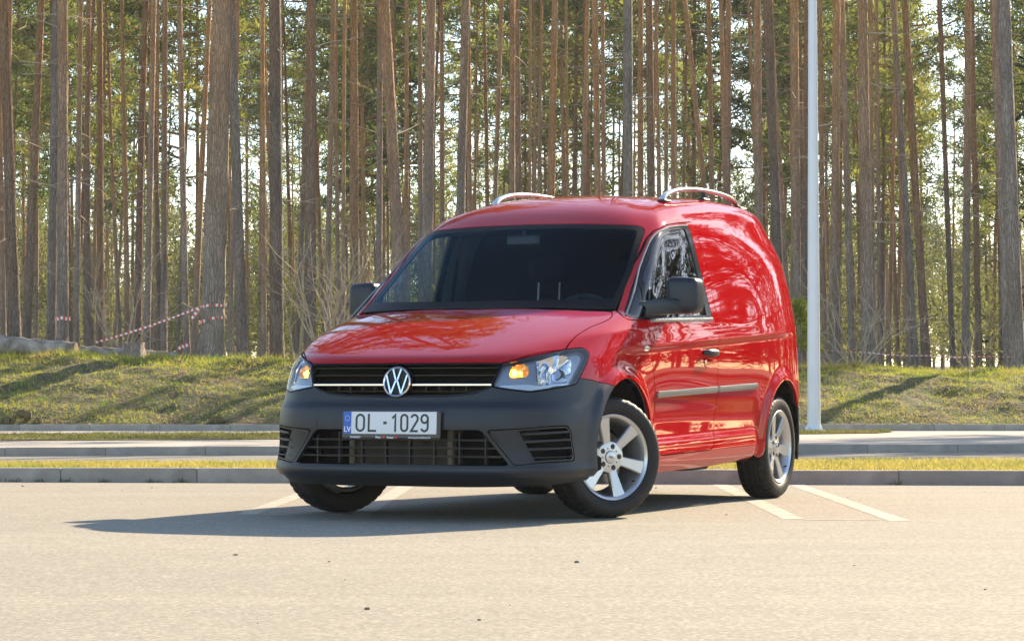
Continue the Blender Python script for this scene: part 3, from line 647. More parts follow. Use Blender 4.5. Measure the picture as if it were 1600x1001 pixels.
# front trees: base u, top u (1600 px wide frame), width px, distance, label
FRONT = [
 (25, 2, 19, 42.6, 'pine at the far left edge, leaning left as it rises'),
 (40, 62, 14, 49, 'slender pine just right of the leaning one at the left edge, tilted right'),
 (79, 87, 15, 46, 'grey pine of the left pair, partly hidden by its banded neighbour'),
 (98, 96, 19, 42.8, 'straight pine with one red and white tape band round its trunk'),
 (119, 122, 10, 58, 'dark thin pine right of the pair with the tape band'),
 (155, 153, 12, 56, 'brown pine behind the bare bush and the left stump'),
 (229, 238, 11, 55, 'brown pine right above the tree stump, tilted slightly right'),
 (256, 258, 11, 60, 'dark straight pine between the stump and the thick taped pine'),
 (293, 277, 10.5, 45.5, 'thin orange pine just left of the thick taped pine'),
 (331, 345, 38, 41.6, 'thickest grey pine, wrapped low down with two loops of barrier tape'),
 (379, 361, 17, 45.5, 'grey pine just right of the thick taped pine, leaning left'),
 (433, 429, 22, 42.4, 'straight dark grey pine on the bank edge left of the van'),
 (412, 408, 9, 60, 'thin brown pine just left of the dark grey one beside the van'),
 (484, 485, 19, 44.6, 'pale brown pine behind the twiggy shrub left of the van'),
 (510, 519, 10, 56, 'orange pine right of the pale brown one behind the shrub'),
 (554, 552, 15, 48, 'straight orange brown pine above the right wing mirror'),
 (535, 538, 7.5, 66, 'thin dark pine left of the one above the right wing mirror'),
 (591, 594, 11, 54, 'brown pine half hidden by the leaning pine above the windscreen corner'),
 (631, 601, 20, 46.5, 'pale pine leaning left above the windscreen corner'),
 (634, 636, 8, 66, 'thin brown pine right of the leaning pine over the windscreen'),
 (664, 674, 19, 49, 'broad warm brown pine rising over the left roof corner'),
 (657, 656, 9, 63, 'thin pine hugging the left side of the broad brown roof corner pine'),
 (714, 727, 15.5, 51, 'grey pine left of the right roof rail'),
 (735, 731, 9, 62, 'brown pine close behind the grey one left of the right roof rail'),
 (765, 783, 8.5, 64, 'orange pine leaning right just left of the right roof rail'),
 (799, 801, 11, 57, 'straight brown pine right over the front of the right roof rail'),
 (813, 806, 10.5, 60, 'dark pine behind the straight one at the right roof rail'),
 (826, 829, 6, 80, 'thin distant pine over the rear of the right roof rail'),
 (838, 846, 6.5, 76, 'thin orange pine beyond the end of the right roof rail'),
 (850, 865, 6.5, 72, 'slim dark pine tilted right over the roof, left of the centre'),
 (888, 885, 6, 82, 'slim orange pine over the middle of the roof'),
 (906, 919, 9, 61, 'brown pine tilted right above the middle of the roof'),
 (937, 929, 12, 55, 'dark brown pine over the roof, left of the pale grey one'),
 (946, 943, 8, 68, 'thin orange pine touching the dark brown pine over the roof'),
 (982, 982, 18, 45.5, 'straight pale grey pine above the roof, the broadest there'),
 (1000, 1002, 11, 58, 'orange brown pine just right of the pale grey one above the roof'),
 (1020, 1015, 14.5, 53, 'patchy grey brown pine left of the left roof rail'),
 (1041, 1042, 7.5, 67, 'thin orange pine behind the front of the left roof rail'),
 (1053, 1055, 10, 60, 'brown pine over the front end of the left roof rail'),
 (1131, 1071, 10.5, 56, 'strongly leaning pine crossing another over the left roof rail'),
 (1118, 1108, 9, 58, 'thin pine crossed by the strongly leaning one over the left roof rail'),
 (1187, 1184, 15, 52, 'dark brown pine over the rear corner of the van'),
 (1222, 1201, 17, 47.5, 'grey pine leaning left beside the rear of the van'),
 (1245, 1243, 16, 49.5, 'straight pine just left of the white lamp post'),
 (1289, 1283, 9, 63, 'thin brown pine just right of the white lamp post'),
 (1302, 1310, 14, 50, 'pine second to the right of the white lamp post, tilted right'),
 (1331, 1320, 11, 52, 'orange brown pine above the bare twiggy shrub on the right'),
 (1356, 1348, 19, 46, 'thick grey pine right of the twiggy shrub'),
 (1366, 1361, 8.5, 62, 'thin orange pine just behind the thick grey one on the right'),
 (1376, 1372, 8, 66, 'thin brown pine in the gap right of the thick grey one'),
 (1431, 1399, 11, 51, 'leaning pine left of the other leaning pine on the right side'),
 (1449, 1413, 13, 46.5, 'darker right one of two pines leaning left on the right side'),
 (1490, 1471, 9, 58, 'slim orange pine leaning left midway along the right tape'),
 (1508, 1513, 12.5, 53, 'straight brown pine over the right end of the tape line'),
 (1531, 1521, 10, 57, 'slimmer pine right of the straight brown one near the tape end'),
 (1575, 1556, 14, 48, 'brown pine second from the right edge, leaning left'),
 (1590, 1572, 25, 41.7, 'thick grey pine at the far right edge holding the tape end'),
 (6, -6, 10, 62, 'dark pine cut by the left edge behind the leaning one'),
]
def pine(bx, by, r0, H, top, label, group=None, crown=None, own=True, k=0, twigs=True):
    root = empty('pine_tree', loc=(bx, by, float(bank_z(bx, by))), rz=0)
    tag(root, label, 'pine tree', group)
    bend = (random.uniform(-.05, .05), random.uniform(-.2, .2))
    flare = .30 if r0 > .17 else .18
    tm = trunk_mesh(r0, H, top, bend, flare, 16, 44, .010, seed=k); add('trunk', tm, root)
    if 'grey' in label.split(',')[0].split(' left of ')[0].split(' right of ')[0].split(' behind ')[0]: tm.materials[0] = MT['bark_grey']
    c = add('crown', crown, root)
    s = H/21.0; cw = 1; c.scale = (s*cw*random.uniform(.85, 1.15), s*cw*random.uniform(.85, 1.15), s)
    c.rotation_euler = (0, math.atan2(top[0], H), random.uniform(0, 6.28) if abs(top[0]) < 1 else 0); 
    if twigs:
        t = add('dead_branches', random.choice(TWIGS), root); tag(t, kind='stuff'); t.rotation_euler = (0, math.atan2(top[0], H), random.uniform(0, 6.28) if abs(top[0]) < 1 else 0)
    return root
used = []
for k, (ub, ut, w, Y, lab) in enumerate(FRONT):
    X = (ub-800)/4000*Y; zt = .668+608/4000*Y; Ht = random.uniform(20, 24)
    xt = (ut-800)/4000*Y; zb = float(bank_z(X, Y)); sl = (xt-X)/(zt-zb)
    r0 = w*Y/4000/2*.98
    pine(X, Y, r0, Ht, (sl*Ht, random.uniform(-.4, .4)), lab, 'pines in the front rows of the forest', random.choice(SPARSE if 50 < Y < 78 else CROWNS), k=k)
    used.append((X, Y))
# the slim pines behind, placed at random and kept apart
used = np.array(used); cnt = 0; tries = 0
backs = []
while cnt < 225 and tries < 9000:
    tries += 1
    Y = 59+(165-59)*random.random()**.8; X = random.uniform(-1, 1)*(.212*Y+2.0)
    if np.min(np.hypot((used[:, 0]-X)*1.6, (used[:, 1]-Y)*.55)) < 1.3: continue
    used = np.vstack([used, (X, Y)]); backs.append((X, Y)); cnt += 1
for k, (X, Y) in enumerate(backs):
    root = empty('pine_tree', loc=(X, Y, float(bank_z(X, Y))), rz=random.uniform(0, 6.28))
    tag(root, 'slim pine standing deep in the forest behind the front rows', 'pine tree', 'slim pines deep in the forest')
    s = random.uniform(.78, 1.2); H = random.uniform(.85, 1.12)
    t = add('trunk', random.choice(TRUNKS), root); t.scale = (s, s, H)
    low = Y > 85 and random.random() < .30
    c = add('crown', random.choice(LOWCROWNS if low else SPARSE if Y < 78 else CROWNS), root); q = H*random.uniform(.9, 1.25); c.scale = (q, q, H*(21/17 if low else 1))
    c.rotation_euler = (0, 0, random.uniform(0, 6.28))
    if Y < 95: tag(add('dead_branches', random.choice(TWIGS), root), kind='stuff')
    root.rotation_euler.x = random.gauss(0, .02); root.rotation_euler.y = random.gauss(0, .028)

# far wood behind: one mass
def far_wood(name, n, place, H0, H1, nt_, size, label, zlo=.25, trunk=True, leaf='needle_far'):
    VV = []; FF = []; fm = []; off = 0
    for k in range(n):
        X, Y = place(); H = random.uniform(H0, H1); zb = float(bank_z(X, Y)) if abs(X) < 400 and Y > 37 else 0
        if trunk:
            v, f = tube_np([(X, Y, zb-.2), (X+random.gauss(0, .2), Y, zb+H*.5), (X+random.gauss(0, .4), Y, zb+H)], [.14, .11, .02], 6)
            VV.append(v); FF += [tuple(i+off for i in q) for q in f]; fm += [0]*len(f); off += len(v)
        lo = H*random.uniform(zlo, zlo+.3); m = nt_
        f = rng.uniform(0, 1, m)**.85; rad = (1-f)**.6*random.uniform(1.6, 2.6)+.2
        a = rng.uniform(0, 6.28, m); rr = rad*rng.uniform(.15, 1, m)**.6
        if leaf == 'needle_dark': qk = rng.integers(0, max(2, m//10), m); a = a[qk]+rng.normal(0, .25, m); f = np.clip(f[qk]+rng.normal(0, .03, m), 0, 1); rr = rr[qk]+rng.normal(0, .25, m)
        C = np.stack([X+rr*np.cos(a), Y+rr*np.sin(a), zb+lo+(H-lo)*f], 1)
        v, q = tuft_cloud(C, np.full(m, .55), 4, size)
        VV.append(v); FF += (q+off).tolist(); fm += [1]*len(q); off += len(v)
    o = mesh_obj(name, np.concatenate(VV), [tuple(f) for f in FF], [MT['bark'], MT[leaf]], fm=fm)
    tag(o, label, 'wood', kind='stuff'); return o
def place_back():
    Y = random.uniform(165, 250); return random.uniform(-1, 1)*(.215*Y+3), Y
far_wood('distant_wood', 270, place_back, 8, 15, 400, .33, 'hazy mass of trees far back, seen between the pine trunks', .03)
def place_low():
    Y = random.uniform(75, 215); return random.uniform(-1, 1)*(.215*Y+2), Y
far_wood('undergrowth', 120, place_low, 1.5, 6.0, 120, .22, 'young evergreen undergrowth deep between the pine trunks', .02, False)
def place_hedge():
    Y = random.uniform(212, 256); return random.uniform(-1, 1)*(.215*Y+3), Y
far_wood('far_thicket', 130, place_hedge, 4, 8, 120, .55, 'low dark thicket far behind, closing the gaps between the trunks', .01, False)
WOOD_SEED = 4
# the wood across the side road to the right, mirrored in the flank of the van
def place_left():
    Y = random.uniform(44, 115); return -(.225*Y+3+random.uniform(0, 24)), Y
far_wood('wood_beside_the_bank', 70, place_left, 17, 22, 130, .36, 'more pines of the same wood carrying on to the left along the bank', .5)
random.seed(WOOD_SEED); rng = np.random.default_rng(WOOD_SEED)
def place_right():
    while True:
        a = random.uniform(15, 72) if random.random() < .70 else random.uniform(15, 32); d0 = 58 if a < 29 else 41 if a < 47 else 37; d = d0+40*random.random()**1.5; a = math.radians(a); return .6+d*math.sin(a), 15+d*math.cos(a)
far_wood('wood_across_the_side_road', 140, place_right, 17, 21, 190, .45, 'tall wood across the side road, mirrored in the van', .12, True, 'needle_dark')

def place_low_right():
    a = math.radians(random.uniform(14, 74)); d = random.uniform(56, 92); return .6+d*math.sin(a), 15+d*math.cos(a)
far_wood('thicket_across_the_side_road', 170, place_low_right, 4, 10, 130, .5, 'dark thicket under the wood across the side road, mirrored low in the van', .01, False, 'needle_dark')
random.seed(55); rng = np.random.default_rng(55)
# ================================================================ LAMP POST
lp = empty('lamp_post', loc=(4.195, 35.6, .08)); tag(lp, 'tall white tapered lamp post standing behind the van', 'lamp post')
MT['pole'] = mat('pale painted pole', (.74, .75, .76), .35, .1, noise=(3, (.68, .69, .70), .6))
mb = MB(); mb.tube([(0, 0, z) for z in np.linspace(.02, 9.0, 12)], np.linspace(.094, .042, 12), 32); mb.build('pole', MT['pole'], lp, smooth='auto')
mb = MB(); mb.box((0, 0, .012), (.34, .34, .024), .006); mb.tube([(0, 0, .024), (0, 0, .10)], [.115, .100], 32)
for a in range(4): mb.tube([(.135*math.cos(a*1.571+.785), .135*math.sin(a*1.571+.785), .02), (.135*math.cos(a*1.571+.785), .135*math.sin(a*1.571+.785), .07)], .014, 6)
mb.build('base_plate', MT['pole'], lp, smooth='auto')
mb = MB(); mb.box((0, -.087, .75), (.09, .01, .36), .004); mb.build('service_door', MT['pole'], lp)
mb = MB(); mb.tube([(0, 0, 8.95), (0, -.4, 9.15), (0, -1.1, 9.22)], [.04, .035, .03], 12); mb.build('arm', MT['pole'], lp, smooth='auto')
mb = MB(); mb.box((0, -1.35, 9.22), (.24, .6, .09), .03); mb.build('lamp_head', MT['pole'], lp)

# ================================================================ LOG, STUMP, TAPE, SHRUBS
def log_obj(name, pts, rad, label):
    P = [np.array(p) for p in pts]; mb = MB()
    m = 26; t = np.linspace(0, 1, m); Q = np.stack([np.interp(t, np.linspace(0, 1, len(P)), [p[i] for p in P]) for i in range(3)], 1)
    R = np.interp(t, np.linspace(0, 1, len(rad)), rad)*(1+rng.normal(0, .03, m)); Q = Q+rng.normal(0, .005, Q.shape)
    mb.tube(Q, R, 14); root = empty(name, loc=tuple(P[0])); tag(root, label, 'log')
    o = mb.build('bole', MT['dead_log'], root, smooth='auto'); o.location = -Vector(P[0])
    mb = MB(); mb.tube([Q[-1]+(Q[-1]-Q[-2])*.02, Q[-1]+(Q[-1]-Q[-2])*.06], R[-1]*.93, 14); c = mb.build('cut_end', MT['cut_wood'], root, smooth='auto'); c.location = -Vector(P[0])
    return root
zb = lambda x, y: float(bank_z(x, y))
log_obj('fallen_log', [(-9.6, 41.3, zb(-9.6, 41.3)+.20), (-8.4, 41.2, zb(-8.4, 41.2)+.17), (-7.0, 41.1, zb(-7.0, 41.1)+.10)], [.19, .165, .12], 'thick pale fallen trunk lying at the left edge of the bank')
log_obj('fallen_log', [(-6.9, 41.05, zb(-6.9, 41.05)+.08), (-5.35, 41.1, zb(-5.35, 41.1)+.05)], [.105, .075], 'thinner end piece of the fallen trunk lying behind the stump')
# stump
sx, sy = -6.02, 40.75
st = empty('tree_stump', loc=(sx, sy, zb(sx, sy))); tag(st, 'short dark tree stump on the bank in front of the fallen trunk', 'stump')
V = []; sd = 20; a = np.arange(sd)*2*math.pi/sd
for z, r in ((-.15, .24), (0, .215), (.06, .185), (.15, .17), (.245, .165)):
    rr = r*(1+.06*np.sin(a*5+.7)*(1.6-z*4)+rng.normal(0, .02, sd)); V.append(np.stack([rr*np.cos(a), rr*np.sin(a), np.full(sd, z)+(rng.normal(0, .008, sd) if z > .2 else 0)], 1))
V = np.concatenate(V); I = np.arange(5*sd).reshape(5, sd); J = np.roll(I, -1, 1)
F = [tuple(q) for q in np.stack([I[:-1].ravel(), J[:-1].ravel(), J[1:].ravel(), I[1:].ravel()], 1)]
mesh_obj('bark_side', V, F, MT['bark_grey'], st, smooth=True)
mesh_obj('cut_top', V[-sd:]+np.array([0, 0, .002]), [tuple(range(sd))], MT['cut_wood'], st)

def ribbon(name, pts, width, label, twist=0.0, up=(0, 0, 1)):
    """flat tape with length along U"""
    P = np.array(pts, float); n = len(P); L = np.r_[0, np.cumsum(np.linalg.norm(np.diff(P, axis=0), axis=1))]
    T = np.gradient(P, axis=0); T /= np.linalg.norm(T, axis=1, keepdims=True)
    V = []
    for k in range(n):
        u = np.array(up, float); u = u-T[k]*(u@T[k]); u /= np.linalg.norm(u); s = np.cross(T[k], u)
        a = twist*math.sin(L[k]*2.1+.4); d = (u*math.cos(a)+s*math.sin(a))*width/2; V += [P[k]+d, P[k]-d]
    F = [(2*k, 2*k+1, 2*k+3, 2*k+2) for k in range(n-1)]
    o = mesh_obj(name, V, F, MT['tape'])
    uv = o.data.uv_layers.new(name='UVMap'); 
    for p in o.data.polygons:
        for li in p.loop_indices:
            vi = o.data.loops[li].vertex_index; uv.data[li].uv = (L[vi//2]*5.2, vi % 2)
    md = o.modifiers.new('thickness', 'SOLIDIFY'); md.thickness = .002
    tag(o, label, 'barrier tape'); return o
def wrap(bx, by, z, r, tilt, n=32, a0=0, a1=6.283):
    return [(bx+r*math.cos(a), by+r*math.sin(a), z+tilt*math.cos(a)+.012*math.sin(3*a)) for a in np.linspace(a0, a1, n)]
def at(u, v, Y): return ((u-800)/4000*Y, Y, .668+(608-v)/4000*Y)
bx, by = (331-800)/4000*41.6, 41.6
big_r = 38*41.6/4000/2*.98
ribbon('barrier_tape', wrap(bx+.02, by, at(0, 478, 41.6)[2], big_r*1.09, .015), .042, 'upper loop of barrier tape round the thickest pine')
ribbon('barrier_tape', wrap(bx+.01, by, at(0, 499, 41.6)[2], big_r*1.13, .05), .045, 'lower drooping loop of barrier tape round the thickest pine', .3)
p0, p1 = Vector(at(311, 480, 41.38)), Vector(at(148, 535, 41.0))
ribbon('barrier_tape', [tuple(p0.lerp(p1, t)+Vector((0, 0, -.06*4*t*(1-t)*.5))) for t in np.linspace(0, 1, 40)], .032, 'red and white tape sagging from the thickest pine down past the stump', .5)
ribbon('barrier_tape', [at(311, 480, 41.3), at(308, 486, 41.27), at(302, 494, 41.28), at(299, 499, 41.3)], .05, 'loose tape end hanging off the left of the thickest pine', .3)
ribbon('barrier_tape', [at(278, 545, 41.2), at(284, 541.5, 41.15), at(290, 540.5, 41.1), at(297, 536, 41.15)], .05, 'scrap of red tape lying in the grass left of the thickest pine', .2)
tx, ty = (98-800)/4000*42.8, 42.8
ribbon('barrier_tape', wrap(tx, ty, at(0, 498, 42.8)[2], 19*42.8/4000/2*1.07*1.15, .005), .055, 'single tape band round the straight pine of the left pair')
p0, p1 = Vector(at(1240, 541, 43.0)), Vector(at(1583, 557, 41.4))
ribbon('barrier_tape', [tuple(p0.lerp(p1, t)+Vector((0, 0, -.06*4*t*(1-t)+.008*math.sin(t*23)))) for t in np.linspace(0, 1, 60)], .020, 'long thin tape strung low across the right part of the bank', 1.0)

def bare_shrub(u, Y, h, n, label, seed, spread=.6, mat_='twig'):
    random.seed(seed); x = (u-800)/4000*Y; root = empty('bare_shrub', loc=(x, Y, zb(x, Y))); tag(root, label, 'shrub')
    mb = MB()
    def grow(p, d, ln, r, depth):
        pts = [p]; 
        for s in range(4):
            d = (d+Vector((random.gauss(0, .16), random.gauss(0, .16), random.gauss(.03, .1)))).normalized(); p = p+d*ln/4; pts.append(p)
            if depth > 0 and s > 0 and random.random() < .85:
                q = (d+Vector((random.gauss(0, .6), random.gauss(0, .6), random.gauss(.05, .35)))).normalized(); grow(p, q, ln*random.uniform(.4, .65), r*.55, depth-1)
        mb.tube(pts, np.linspace(r, r*.35, 5), 4, cap=False)
    for k in range(n):
        a = random.uniform(0, 6.28); grow(Vector((random.gauss(0, .06), random.gauss(0, .06), -.05)), Vector((math.cos(a)*spread, math.sin(a)*spread, 1)).normalized(), h*random.uniform(.7, 1.1), .0155, 2)
    mb.build('branches', MT[mat_], root); return root
bare_shrub(190, 43.4, 1.45, 9, 'bare grey shrub behind the tree stump', 5, .55)
bare_shrub(506, 41.3, 1.6, 12, 'pale leafless shrub just left of the van bonnet', 6, .6)
bare_shrub(538, 42.5, 1.3, 10, 'pale leafless shrub behind the right wing mirror of the van', 8, .8)
bare_shrub(1338, 41.6, 1.35, 9, 'bare shrub on the bank right of the lamp post', 9, .8)
bare_shrub(1300, 43.2, 1.0, 6, 'thin bare shrub close to the right of the lamp post', 12, .9)
bare_shrub(1520, 44.5, 1.2, 5, 'sparse bare shrub near the right end of the tape', 13, .9)
bare_shrub(462, 46, 1.8, 6, 'tall thin bare shrub between the grey pines left of the van', 14, .4)
# low withered leaves on the right shrub
def young_pine(u, Y, h, label, seed):
    random.seed(seed); x = (u-800)/4000*Y; root = empty('young_pine', loc=(x, Y, zb(x, Y))); tag(root, label, 'young pine')
    mb = MB(); mb.tube([(0, 0, -.1), (.02, 0, h*.5), (0, .02, h)], [.02, .014, .005], 6, cap=False); mb.build('trunk', MT['bark'], root)
    C = []
    for k in range(46):
        f = random.random(); a = random.uniform(0, 6.28); r = (1-f)*.36*h*random.uniform(.3, 1)+.03; C.append((r*math.cos(a), r*math.sin(a), h*(.15+.85*f)+r*.25))
    V, F = tuft_cloud(np.array(C), np.full(len(C), .07), 14, .11, 1); mesh_obj('crown', V, F, MT['young'], root); return root
young_pine(1250, 41.2, 1.0, 'small yellow green pine between the van and the lamp post', 21)
random.seed(77)
# ================================================================ THE VAN
def car_paint():
    m, t, b = nt('red car paint')
    b.inputs['Base Color'].default_value = (.39, .0015, .004, 1); b.inputs['Roughness'].default_value = .42
    b.inputs['Specular IOR Level'].default_value = 0.0; b.inputs['Coat Weight'].default_value = 1.0; b.inputs['Coat Roughness'].default_value = .015; b.inputs['Coat IOR'].default_value = 1.38
    u = t.nodes.new('ShaderNodeBump'); u.inputs['Strength'].default_value = .004; u.inputs['Distance'].default_value = .01
    t.links.new(nz(t, 9, 2), u.inputs['Height']); t.links.new(u.outputs[0], b.inputs['Coat Normal'])
    return m
MT['paint'] = car_paint()
MT['plastic'] = mat('grained dark grey plastic', (.011, .016, .025), .32, spec=.40, noise=(3, (.0115, .016, .024), .6), bump=(420, .12))
MT['glint'] = mat('satin window seal', (.30, .29, .28), .22, .8, noise=(8, (.26, .25, .24), .5))  # sun glint on the black rubber edge put into pale metal
MT['strip'] = mat('grey rubbing strip', (.15, .148, .14), .26, noise=(5, (.17, .165, .155), .5))
MT['black'] = mat('black plastic', (.011, .011, .012), .42, noise=(6, (.016, .016, .016), .5))
MT['void'] = mat('unlit recess black', (.004, .004, .004), .9, spec=.05, noise=(5, (.006, .006, .006), .5))  # shade inside the openings put into a deeper black
MT['border'] = mat('printed glass border', (.004, .005, .006), .35, spec=.08, noise=(5, (.006, .006, .006), .5))
MT['gloss_black'] = mat('gloss black', (.006, .006, .007), .12, spec=.22, noise=(4, (.009, .009, .009), .5))
MT['rubber'] = mat('tyre rubber', (.010, .010, .011), .55, spec=.28, noise=(9, (.020, .019, .018), .5), bump=(90, .15))
MT['alloy'] = mat('silver painted alloy', (.56, .57, .59), .30, .75, coat=.6, noise=(7, (.50, .51, .53), .5))
MT['steel'] = mat('brake steel', (.30, .29, .28), .38, .9, noise=(14, (.20, .18, .16), .5))
MT['chrome'] = mat('chrome', (.78, .79, .81), .07, 1.0, noise=(5, (.74, .75, .77), .5))
MT['rail'] = mat('brushed aluminium rail', (.80, .78, .74), .2, .9, noise=(8, (.66, .65, .63), .5))
MT['lining'] = mat('grey cab trim', (.17, .17, .165), .8, noise=(8, (.20, .20, .19), .5))
MT['dark_lining'] = mat('dark trim', (.006, .006, .0065), .9, spec=.15, noise=(8, (.009, .009, .009), .5))
MT['seat'] = mat('dark seat cloth', (.006, .0065, .008), .9, spec=.1, noise=(60, (.010, .011, .013), .4))
MT['glass_ws'] = glass('windscreen glass', (.66, .80, .86), 1.12, 0.0, (.4, .75, 1))
MT['glass_side'] = glass('side glass', (.66, .73, .74), 1.55)
MT['lens'] = glass('clear lamp lens', (.93, .94, .95), 1.45)
MT['housing'] = mat('lamp housing', (.34, .37, .42), .22, .6, noise=(9, (.20, .22, .25), .5))
MT['amber'] = mat('amber glow reflector', (.90, .48, .12), .2, .75, coat=1, noise=(30, (.9, .45, .06), .5))  # chrome bowl with the amber lamp glow put into its colour
MT['amber_lit'] = emit('lit amber bulb', (1.0, .42, .05), 5.5)
MT['tail'] = mat('red tail lens', (.35, .01, .01), .1, coat=1, noise=(20, (.42, .02, .02), .5))
MT['plate_white'] = mat('plate white', (.74, .75, .76), .35, noise=(4, (.70, .71, .72), .5))
MT['plate_blue'] = mat('plate blue', (.01, .10, .48), .35, noise=(9, (.012, .12, .52), .5))
MT['ink'] = mat('plate black ink', (.035, .035, .032), .5, noise=(9, (.045, .045, .04), .5))
MT['print_white'] = mat('white print', (.75, .75, .75), .5, noise=(9, (.7, .7, .7), .5))
MT['print_red'] = mat('red print', (.60, .03, .02), .5, noise=(9, (.65, .04, .03), .5))
MT['frame'] = mat('plate holder', (.055, .050, .045), .4, noise=(8, (.065, .06, .055), .5))
MT['tank'] = mat('dusty radiator tank', (.26, .22, .16), .7, noise=(20, (.18, .15, .11), .5))
MT['radiator'] = mat('radiator core', (.022, .018, .012), .8, .1, noise=(40, (.05, .035, .02), .5))
MT['mirror'] = mat('mirror silver', (.85, .86, .87), .02, 1.0, noise=(5, (.84, .85, .86), .5))
MT['bolt'] = mat('dark bolt', (.035, .033, .03), .45, .3, noise=(30, (.05, .045, .04), .5))

van = empty('delivery_van', loc=(-.234, 13.679, 0), rz=-.419)
tag(van, 'red panel van with dark grey bumper, roof rails and registration OL-1029', 'van')
S_A, S_F = shell(.0135)

# ---------------------------------------------------------------- cutting the shell into panels
def compact(V, F):
    if len(F) == 0: return V[:0], F
    u, inv = np.unique(F.ravel(), return_inverse=True); return V[u], inv.reshape(F.shape)
def cut(V, F, d):
    """split triangles along d = 0 -> (inside, outside)"""
    d = np.where(np.abs(d) < 1e-7, 1e-7, d); s = d[F] < 0; k = s.sum(1)
    ins = [F[k == 3]]; out = [F[k == 0]]; VV = [V]; nn = len(V)
    for cnt, lone, rest in ((1, ins, out), (2, out, ins)):
        T = F[k == cnt]
        if not len(T): continue
        sg = (d[T] < 0) if cnt == 1 else (d[T] >= 0); j = sg.argmax(1); r = np.arange(len(T))
        a, b, c = T[r, j], T[r, (j+1) % 3], T[r, (j+2) % 3]
        def mid(p, q):
            nonlocal nn
            lo, hi = np.minimum(p, q), np.maximum(p, q)
            t = (d[lo]/(d[lo]-d[hi]))[:, None]; P = V[lo]*(1-t)+V[hi]*t; VV.append(P); i = nn+np.arange(len(P)); nn += len(P); return i
        ab, ac = mid(a, b), mid(a, c)
        lone.append(np.stack([a, ab, ac], 1)); rest.append(np.stack([ab, b, c], 1)); rest.append(np.stack([ab, c, ac], 1))
    V2 = np.concatenate(VV)
    # weld the doubled cut points
    key = np.round(V2[:, :3]*2e5).astype(np.int64); _, first, inv = np.unique(key, axis=0, return_index=True, return_inverse=True); inv = inv.ravel()
    n0 = len(V); mp = np.arange(len(V2)); mp[n0:] = first[inv[n0:]]
    def fin(L):
        F_ = mp[np.concatenate(L)] if L else np.zeros((0, 3), int)
        F_ = F_[(F_[:, 0] != F_[:, 1]) & (F_[:, 1] != F_[:, 2]) & (F_[:, 0] != F_[:, 2])]
        return compact(V2, F_)
    return fin(ins), fin(out)
def sd_poly(px, py, poly):
    P = np.asarray(poly, float); Q = np.roll(P, -1, 0); best = np.full(len(px), 1e9); ins = np.zeros(len(px), bool)
    for (ax, ay), (bx, by) in zip(P, Q):
        ex, ey = bx-ax, by-ay; t = np.clip(((px-ax)*ex+(py-ay)*ey)/max(ex*ex+ey*ey, 1e-12), 0, 1)
        best = np.minimum(best, np.hypot(px-ax-t*ex, py-ay-t*ey))
        c = (ay > py) != (by > py); ins ^= c & (px < (bx-ax)*(py-ay)/np.where(by == ay, 1e-12, by-ay)+ax)
    return np.where(ins, -best, best)
def chaikin(P, n=2):
    P = np.asarray(P, float)
    for _ in range(n):
        Q = np.roll(P, -1, 0); P = np.stack([P*.75+Q*.25, P*.25+Q*.75], 1).reshape(-1, 2)
    return P
def rounded(P, r, n=5):
    """polygon with its corners rounded by about r"""
    P = np.asarray(P, float); out = []
    for k in range(len(P)):
        a, b, c = P[k-1], P[k], P[(k+1) % len(P)]
        la, lc = np.linalg.norm(a-b), np.linalg.norm(c-b); q = min(r, la*.45, lc*.45)
        p0 = b+(a-b)/la*q; p1 = b+(c-b)/lc*q
        for t in np.linspace(0, 1, n): out.append((1-t)**2*p0+2*t*(1-t)*b+t*t*p1)
    return np.array(out)
def take(VF, dfun, gap=.003):
    """-> (part, rest) separated by a gap"""
    V, F = VF; d = dfun(V); (a, b) = cut(V, F, d+gap); part = a
    d2 = dfun(b[0]); (c, e) = cut(b[0], b[1], d2-gap); return part, e
def masked(f, m):
    def g(V):
        d = f(V); return np.where(m(V), d, np.maximum(d, .05))
    return g
X_ = lambda V: V[:, 0]; Y_ = lambda V: V[:, 1]; Z_ = lambda V: V[:, 2]

